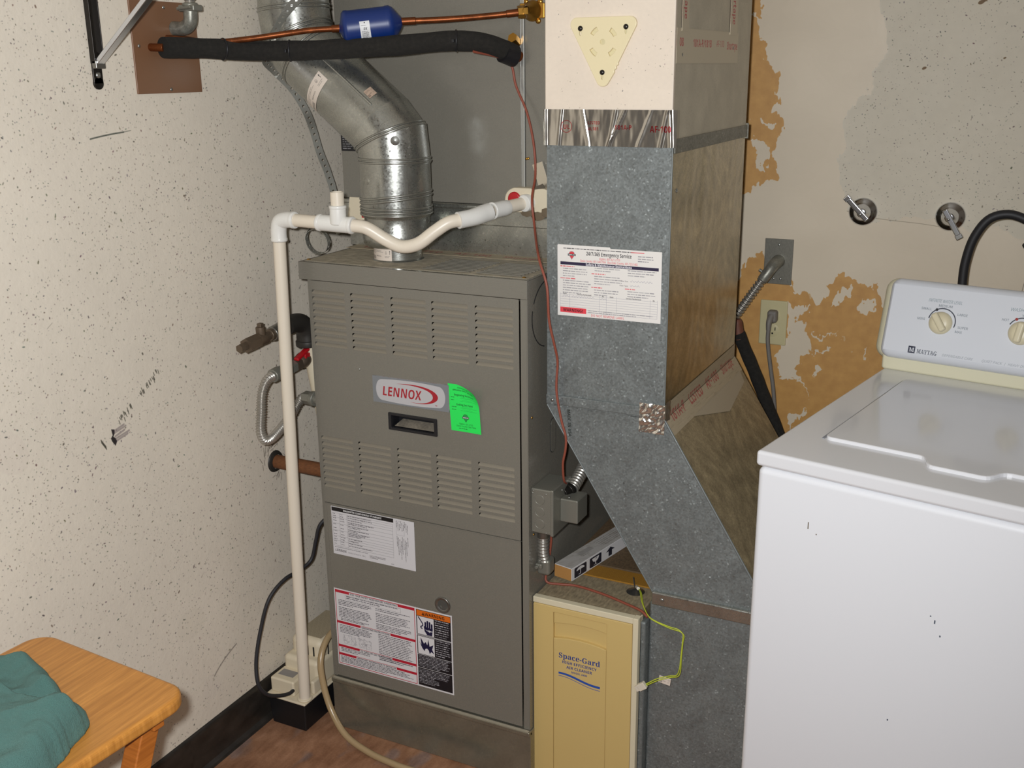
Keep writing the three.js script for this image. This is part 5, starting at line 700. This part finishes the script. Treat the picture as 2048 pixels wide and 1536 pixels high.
  part(t, 'plate', [slab(s, 0.0042, 0.0012).translate(0, 0, Z0 + 0.001)], m.plate); part(t, 'backing', [slab((() => { const q = new THREE.Shape(); q.moveTo(-0.787, 1.6155); q.lineTo(-0.681, 1.6155); q.lineTo(-0.7335, 1.515); return q; })(), 0.001).translate(0, 0, Z0)], MP({ color: 0xd8cda4, roughness: 0.5 })); for (const [x, y] of [[-0.7775, 1.6075], [-0.69, 1.6085], [-0.734, 1.531]]) part(t, 'screw', [screwHead([x, y, Z0 + 0.0072], [0, 0, 1], 0.0047)], m.darkSteel);
}

// ---------------------------------------------------------------- fittings on the back wall
{
  const p = thing('conduit_plate', 'square grey steel cover plate with flexible conduit elbow on the peeling wall', 'cover plate', [-0.56, 1.01, ZB]);
  part(p, 'plate', [box(-0.602, -0.531, 1.008, 1.123, ZB, ZB + 0.003, 0.001)], m.dustyZinc); for (const [x, y] of [[-0.567, 1.108], [-0.5755, 1.022], [-0.558, 1.022]]) part(p, 'screw', screwHead([x, y, ZB + 0.003], [0, 0, 1], 0.003), m.screw);
  part(p, 'elbow', [sweep([[-0.566, 1.067, ZB], [-0.567, 1.066, ZB + 0.022], [-0.572, 1.059, ZB + 0.04], [-0.585, 1.037, ZB + 0.052], [-0.592, 1.026, ZB + 0.054]], (u) => 0.0165 - 0.003 * u, { n: 24, m: 18 }), rod([-0.603, 1.05, ZB + 0.048], [-0.592, 1.044, ZB + 0.048], 0.004)], m.box); part(p, 'conduit', sweep([[-0.588, 1.034, ZB + 0.054], [-0.603, 1.01, ZB + 0.056], [-0.625, 0.975, ZB + 0.056], [-0.655, 0.928, ZB + 0.05], [-0.69, 0.875, ZB + 0.045]], ridged(0.0105, 0.0017, 0.0095), { n: 260, m: 14 }), m.flex, 'ribbed steel conduit');
  const o = thing('wall_outlet', 'yellowed duplex wall outlet below the steel cover plate', 'outlet', [-0.57, 0.85, ZB]);
  part(o, 'cover', [box(-0.6045, -0.535, 0.85, 0.966, ZB, ZB + 0.006, 0.0035, 2)], m.ivory); for (const y of [0.928, 0.888]) { const r = part(o, 'receptacle', [lathe([[0, 0.0015], [0.0155, 0.0012], [0.017, -0.001]], [-0.5695, y, ZB + 0.006], [0, 0, 1])], m.ivory); if (y < 0.9) part(r, 'slots', [box(-0.577, -0.5748, y, y + 0.0085, ZB + 0.0065, ZB + 0.0079), box(-0.5642, -0.562, y, y + 0.0085, ZB + 0.0065, ZB + 0.0079), lathe([[0, 0.0003], [0.0024, 0]], [-0.5695, y - 0.0075, ZB + 0.0076], [0, 0, 1], 10)], m.slot); } part(o, 'screw', screwHead([-0.5695, 0.908, ZB + 0.006], [0, 0, 1], 0.0026), m.screw);
  const c = thing('appliance_cord', 'flat grey power cord plugged into the yellowed outlet and hanging behind the washer', 'cord', [-0.56, 0.3, ZB + 0.04]);
  part(c, 'plug', [box(-0.581, -0.556, 0.912, 0.944, ZB + 0.0075, ZB + 0.032, 0.007, 3), sweep([[-0.568, 0.938, ZB + 0.02], [-0.573, 0.916, ZB + 0.036], [-0.573, 0.895, ZB + 0.04]], (u) => 0.0098 - 0.004 * u, { n: 14, m: 12 })], m.greyCord, 'moulded grey plug'); part(c, 'cord', sweep([[-0.573, 0.905, ZB + 0.038], [-0.573, 0.87, ZB + 0.04], [-0.563, 0.805, ZB + 0.04], [-0.551, 0.74, ZB + 0.04], [-0.542, 0.664, ZB + 0.04], [-0.535, 0.56, ZB + 0.04], [-0.53, 0.3, ZB + 0.03]], 0.0052, { n: 60, m: 10 }), m.greyCord);
  const b = thing('insulated_pipe', 'black foam sleeved pipe with a bare copper brown top slanting behind the washer', 'pipe', [-0.55, 0.2, ZB + 0.06]);
  part(b, 'sleeve', sweep([[-0.63, 0.9, -2.545], [-0.617, 0.866, -2.55], [-0.592, 0.815, -2.55], [-0.542, 0.704, -2.55], [-0.472, 0.55, -2.55], [-0.4, 0.4, -2.55]], (u) => 0.0155 + 0.0004 * Math.sin(u * 60), { n: 60, m: 16 }), m.foam); part(b, 'pipe_end', sweep([[-0.625, 0.885, -2.545], [-0.632, 0.908, -2.545], [-0.637, 0.934, -2.545]], (u) => (u > 0.85 ? 0.0138 - (u - 0.85) * 0.02 : 0.0138), { n: 14, m: 16 }), M({ color: 0x6d4130, roughness: 0.6 }), 'rounded brown pipe end');
  // two chrome valves
  const mk = (name, label, x, y, lever, grp) => { const v = thing(name, label, 'valve', [x, y - 0.034, ZB], 0, grp); const A = [x, y, ZB]; part(v, 'escutcheon', [lathe([[0.0, 0.014], [0.018, 0.014], [0.021, 0.0115], [0.0235, 0.009], [0.03, 0.0065], [0.0335, 0.002], [0.0335, 0]], A, [0, 0, 1], 40)], m.chrome); part(v, 'bonnet', [lathe([[0, 0.03], [0.009, 0.03], [0.0115, 0.027], [0.0175, 0.016], [0.0195, 0.0135]], A, [0, 0, 1], 36)], m.chrome); const h = part(v, 'lever', [box(-0.0065, 0.0065, -0.022, 0.052, -0.005, 0.005, 0.0025, 2).rotateZ(lever).translate(x, y, ZB + 0.034), box(-0.008, 0.008, 0.042, 0.054, -0.006, 0.006, 0.002).rotateZ(lever).translate(x, y, ZB + 0.034)], m.chrome, 'flat chrome lever'); part(h, 'screw', screwHead([x - 0.001, y - 0.002, ZB + 0.039], [0, 0, 1], 0.0034), m.screw); };
  mk('shutoff_valve', 'round chrome wall valve with lever pointing up left', -0.372, 1.2, 0.78); mk('shutoff_valve', 'round chrome wall valve with lever pointing down right near the black hose', -0.176, 1.198, Math.PI + 0.55);
  single('washer_hose', sweep([[0.12, 1.12, -2.5], [0.07, 1.16, -2.5], [0.008, 1.204, -2.5], [-0.022, 1.222, -2.5], [-0.053, 1.229, -2.5], [-0.086, 1.218, -2.5], [-0.112, 1.178, -2.5], [-0.125, 1.12, -2.5], [-0.126, 1.064, -2.5], [-0.122, 0.99, -2.5], [-0.11, 0.7, -2.5]], 0.0098, { n: 90, m: 14 }), m.rubber, 'thick black hose arching up behind the washer console', 'hose');
  single('hose_hook', [rod([0.012, 1.138, ZB], [-0.008, 1.143, ZB + 0.04], 0.006), rod([-0.008, 1.143, ZB + 0.04], [-0.012, 1.15, ZB + 0.045], 0.0068)], m.black, 'small black peg in the wall at the right picture edge', 'peg');
}

// ---------------------------------------------------------------- fittings on the left wall
{
  const p = thing('junction_plate', 'brown metal cover plate on the left wall behind the end of the black pipe', 'cover plate', [XL, 1.5, -1.645]);
  part(p, 'plate', [box(XL, XL + 0.0035, 1.5, 1.671, -1.733, -1.556, 0.0012)], m.brownPlate); for (const [y, z] of [[1.66, -1.645], [1.588, -1.571], [1.507, -1.645], [1.588, -1.72]]) part(p, 'screw', screwHead([XL + 0.0035, y, z], [1, 0, 0], 0.0034), m.screw);
  part(p, 'conduit_elbow', [sweep([[XL + 0.004, 1.622, -1.668], [XL + 0.03, 1.622, -1.668], [XL + 0.046, 1.632, -1.668], [XL + 0.05, 1.655, -1.668]], 0.0135, { n: 22, m: 18 }), box(XL + 0.03, XL + 0.07, 1.652, 1.664, -1.682, -1.655, 0.003), rod([XL + 0.032, 1.657, -1.652], [XL + 0.07, 1.659, -1.648], 0.003), rod([XL + 0.05, 1.66, -1.668], [XL + 0.05, 1.668, -1.668], 0.015)], m.box); part(p, 'conduit', sweep([[XL + 0.05, 1.664, -1.668], [XL + 0.05, 1.72, -1.668], [XL + 0.05, 1.9, -1.668]], ridged(0.0105, 0.0016, 0.009), { n: 160, m: 14 }), m.flex);
  const b = thing('shelf_bracket', 'dark steel shelf bracket with chrome diagonal brace at the top left of the wall', 'bracket', [XL, 1.518, -1.465]);
  part(b, 'wall_leg', [box(XL, XL + 0.004, 1.52, 1.85, -1.474, -1.452, 0.0015), box(XL, XL + 0.012, 1.556, 1.85, -1.4745, -1.4725, 0.0008), box(XL, XL + 0.012, 1.556, 1.85, -1.4535, -1.4515, 0.0008), lathe([[0, 0.004], [0.0106, 0.004], [0.011, 0.003], [0.011, 0]], [XL, 1.5215, -1.463], [1, 0, 0])], m.darkSteel); part(b, 'screw', screwHead([XL + 0.004, 1.536, -1.463], [1, 0, 0], 0.0058), m.screw);
  { const a = V(XL + 0.008, 1.556, -1.463), e = V(XL + 0.235, 1.735, -1.463), d = e.clone().sub(a), L = d.length(); const g = flat([box(-0.0045, 0.0045, 0, L, -0.0085, 0.0085, 0.0015)]); g.applyQuaternion(new THREE.Quaternion().setFromUnitVectors(V(0, 1, 0), d.normalize())).translate(a.x, a.y, a.z); part(b, 'brace', g, m.chrome, 'shiny diagonal brace'); } part(b, 'brace_clip', [box(XL + 0.003, XL + 0.014, 1.547, 1.562, -1.4745, -1.4515, 0.002)], m.steel); part(b, 'shelf_arm', [box(XL, XL + 0.26, 1.84, 1.856, -1.471, -1.455, 0.002)], m.darkSteel);
}

// ---------------------------------------------------------------- washing machine (local axes: x along its front, z towards the viewer)
{
  const w = thing('washing_machine', 'white top loading washing machine with rear control console beside the duct', 'washing machine', [-0.365, 0, -1.649], -11.2 * R), L = true;
  part(w, 'cabinet', [box(0, 0.686, 0.015, 0.9015, -0.655, 0, 0.012, 3)], m.white, undefined, L);
  for (const [x, y] of [[0.0935, 0.813], [0.108, 0.806]]) part(w, 'chip', [box(x, x + 0.0016, y, y + (x < 0.1 ? 0.012 : 0.002), 0, 0.0003)], m.grime, undefined, L);
  for (const [x, y, h] of [[0.305, 0.71, 0.006], [0.315, 0.69, 0.003], [0.298, 0.72, 0.002], [0.25, 0.515, 0.003]]) part(w, 'chip', [box(x, x + 0.002, y, y + h, 0, 0.0003)], M({ color: 0x4a5260 }), undefined, L);
  part(w, 'deck', [box(-0.002, 0.688, 0.9035, 0.9305, -0.662, 0.004, 0.0065, 4)], m.enamel, 'glossy enamel top deck', L);
  { const s = new THREE.Shape(); const x0 = 0.068, x1 = 0.618, z0 = 0.54, z1 = 0.112, r = 0.014; // drawn with y = -z
    s.moveTo(x0 + r, z1); s.lineTo(0.225, z1); s.bezierCurveTo(0.243, z1, 0.24, z1 - 0.034, 0.258, z1 - 0.036); s.lineTo(0.33, z1 - 0.036); s.bezierCurveTo(0.352, z1 - 0.034, 0.345, z1, 0.366, z1); s.lineTo(x1 - r, z1); s.absarc(x1 - r, z1 + r, r, -Math.PI / 2, 0); s.lineTo(x1, z0 - r); s.absarc(x1 - r, z0 - r, r, 0, Math.PI / 2); s.lineTo(x0 + r, z0); s.absarc(x0 + r, z0 - r, r, Math.PI / 2, Math.PI); s.lineTo(x0, z1 + r); s.absarc(x0 + r, z1 + r, r, Math.PI, Math.PI * 1.5);
    const lid = part(w, 'lid', [slab(s, 0.0055, 0.0024, 3).rotateX(-Math.PI / 2).translate(0, 0.9285, 0)], m.enamel, 'raised lid with a finger tab', L);
    part(lid, 'lid_gap', [box(0.063, 0.0678, 0.9305, 0.9314, -0.535, -0.115), box(0.09, 0.6, 0.9305, 0.9312, -0.5425, -0.5405)], M({ color: 0x8a8d94, roughness: 0.6 }), undefined, L); }
  part(w, 'console_foot', [box(-0.004, 0.69, 0.93, 0.985, -0.69, -0.603, 0.006, 2)], m.consoleCream, 'cream console foot', L);
  { const tilt = 0.29, H = 0.166; const g = (x0, x1, d0, d1, y0, y1, r, s = 4) => box(x0, x1, y0, y1, d0, d1, r, s).rotateX(-tilt).translate(0, 0.963, -0.584);
    part(w, 'console_body', [g(-0.024, 0.71, -0.075, -0.012, -0.002, H, 0.026, 5)], m.consoleCream, 'cream console shell', L);
    const pn = part(w, 'control_panel', [g(-0.007, 0.699, -0.04, 0.004, 0.0, H - 0.002, 0.02, 5)], MP({ color: 0xd9dce2, roughness: 0.36 }), 'pale grey control panel', L);
    const pr = new THREE.PlaneGeometry(0.68, 0.136); { const u = pr.attributes.uv; for (let i = 0; i < u.count; i++) u.setXY(i, 0.012 + u.getX(i) * (0.68 / 0.7), 0.085 + u.getY(i) * (0.136 / 0.164)); } part(pn, 'panel_print', [pr.translate(0.343, H / 2 - 0.001, 0.0045).rotateX(-tilt).translate(0, 0.963, -0.584)], MP({ map: texConsole, roughness: 0.36 }), 'dial markings and maker lettering', L);
    for (const [x, a] of [[0.106, 0.62], [0.255, -0.12]]) { const k = part(w, 'knob', [lathe([[0, 0.013], [0.012, 0.0125], [0.0195, 0.009], [0.0225, 0.003], [0.0228, 0]], [0, 0, 0], [0, 0, 1], 36).translate(x, 0.0815, 0.004).rotateX(-tilt).translate(0, 0.963, -0.584)], m.knob, 'cream dial knob', L); part(k, 'grip', [box(-0.0068, 0.0068, -0.0195, 0.0205, 0.009, 0.0225, 0.0045, 3).rotateZ(a).translate(x, 0.0815, 0.004).rotateX(-tilt).translate(0, 0.963, -0.584)], m.knob, undefined, L); } }
}

// ---------------------------------------------------------------- folding table and towel
{
  const t = thing('folding_table', 'small varnished wooden folding tray table against the left wall', 'table', [-1.3, 0, -0.84]);
  const grain = (q) => { const g = metric(q), u = g.attributes.uv; for (let i = 0; i < u.count; i++) u.setXY(i, u.getY(i), u.getX(i)); return g; };
  const s = rrect(-0.183, -0.245, 0.183, 0.245, 0.042), yaw = -0.075, place = (g) => g.rotateY(yaw).translate(-1.3005, 0, -0.842);
  part(t, 'top', [grain(place(slab(s, 0.009, 0.0075, 4).rotateX(-Math.PI / 2).translate(0, 0.594, 0)))], m.wood);
  part(t, 'rail', [place(box(-0.15, 0.166, 0.566, 0.592, -0.2, -0.178, 0.003))], m.woodLeg); part(t, 'rail', [place(box(-0.15, 0.152, 0.567, 0.592, 0.145, 0.165, 0.003))], m.woodLeg);
  for (const sx of [-1, 1]) for (const sz of [-1, 1]) { const a = V(sx * (sz > 0 ? 0.135 : 0.112), 0.574, sz * -0.19), b = V(sx * (sz > 0 ? 0.135 : 0.112), 0.004, sz * 0.05), d = b.clone().sub(a), Ln = d.length(); const g = box(-0.016, 0.016, 0, Ln, -0.017, 0.017, 0.003).applyQuaternion(new THREE.Quaternion().setFromUnitVectors(V(0, 1, 0), d.normalize())).translate(a.x, a.y, a.z); part(t, 'leg', [metric(place(g))], m.woodLeg); }
  for (const z of [-0.19, 0.19]) part(t, 'stretcher', [place(rod([-0.135, 0.03, z], [0.135, 0.03, z], 0.008))], m.woodLeg);
  // towel: a thick crumpled cloth with a folded ridge
  const B = [[-1.56, -0.99], [-1.5, -1.0], [-1.42, -0.992], [-1.379, -1.0], [-1.319, -0.99], [-1.27, -0.968], [-1.229, -0.952], [-1.208, -0.95], [-1.186, -0.944], [-1.163, -0.922], [-1.152, -0.885], [-1.142, -0.866], [-1.133, -0.838], [-1.12, -0.8], [-1.13, -0.72], [-1.2, -0.64], [-1.33, -0.6], [-1.45, -0.63], [-1.55, -0.72], [-1.562, -0.86]].map(([x, z]) => new THREE.Vector2(x, z));
  const bc = new THREE.SplineCurve([...B, B[0]]), n = 220, rg = 60, c = new THREE.Vector2(-1.36, -0.81), pos = [], uv = [], idx = [];
  const hgt = (x, z) => {
    const ridge = z + 0.905 + (x + 1.2) * 0.05 + 0.01 * Math.sin(x * 26), fold = sm(-0.006, 0.008, ridge) * (1 - sm(0.08, 0.3, ridge) * 0.55) * sm(-1.6, -1.52, x), u = x * 0.85 + z * 0.52 + fbm(x * 7, z * 7, 5, 2) * 0.05, w = x * -0.3 + z * 0.95 + fbm(x * 9, z * 9, 3, 2) * 0.06;
    return 0.028 + 0.03 * fold + 0.022 * fbm(x * 10, z * 10, 2, 3) + 0.013 * (1 - Math.abs(Math.sin(u * 30))) + 0.009 * (1 - Math.abs(Math.sin(w * 42))) * (1 - fold) + 0.004 * fbm(x * 60, z * 60, 8, 2);
  };
  for (let k = 0; k <= 1; k++) for (let j = 0; j <= rg; j++) for (let i = 0; i < n; i++) { const b = bc.getPoint(i / n), wob = 1 + 0.02 * fbm(i / 6, 3, 1, 2), tt = j / rg, x = c.x + (b.x - c.x) * tt * wob, z = c.y + (b.y - c.y) * tt * wob, e = Math.sqrt(clamp(1 - Math.max(0, (tt - 0.86) / 0.14) ** 2)); pos.push(x, k ? 0.6115 : 0.612 + Math.max(0.001, hgt(x, z) * (0.12 + 0.88 * e) - (tt === 1 ? 0.003 : 0)), z); uv.push(x, z); }
  const at = (k, j, i) => k * (rg + 1) * n + j * n + (i % n);
  for (let j = 0; j < rg; j++) for (let i = 0; i < n; i++) { idx.push(at(0, j, i), at(0, j, i + 1), at(0, j + 1, i), at(0, j, i + 1), at(0, j + 1, i + 1), at(0, j + 1, i)); idx.push(at(1, j, i), at(1, j + 1, i), at(1, j, i + 1), at(1, j, i + 1), at(1, j + 1, i), at(1, j + 1, i + 1)); }
  for (let i = 0; i < n; i++) idx.push(at(0, rg, i), at(0, rg, i + 1), at(1, rg, i), at(0, rg, i + 1), at(1, rg, i + 1), at(1, rg, i));
  const g = new THREE.BufferGeometry(); g.setAttribute('position', new THREE.Float32BufferAttribute(pos, 3)); g.setAttribute('uv', new THREE.Float32BufferAttribute(uv, 2)); g.setIndex(idx); g.computeVertexNormals(); m.towel.side = THREE.DoubleSide;
  single('towel', g, m.towel, 'crumpled teal terry towel lying on the wooden table', 'towel');
}

renderer.render(scene, camera);
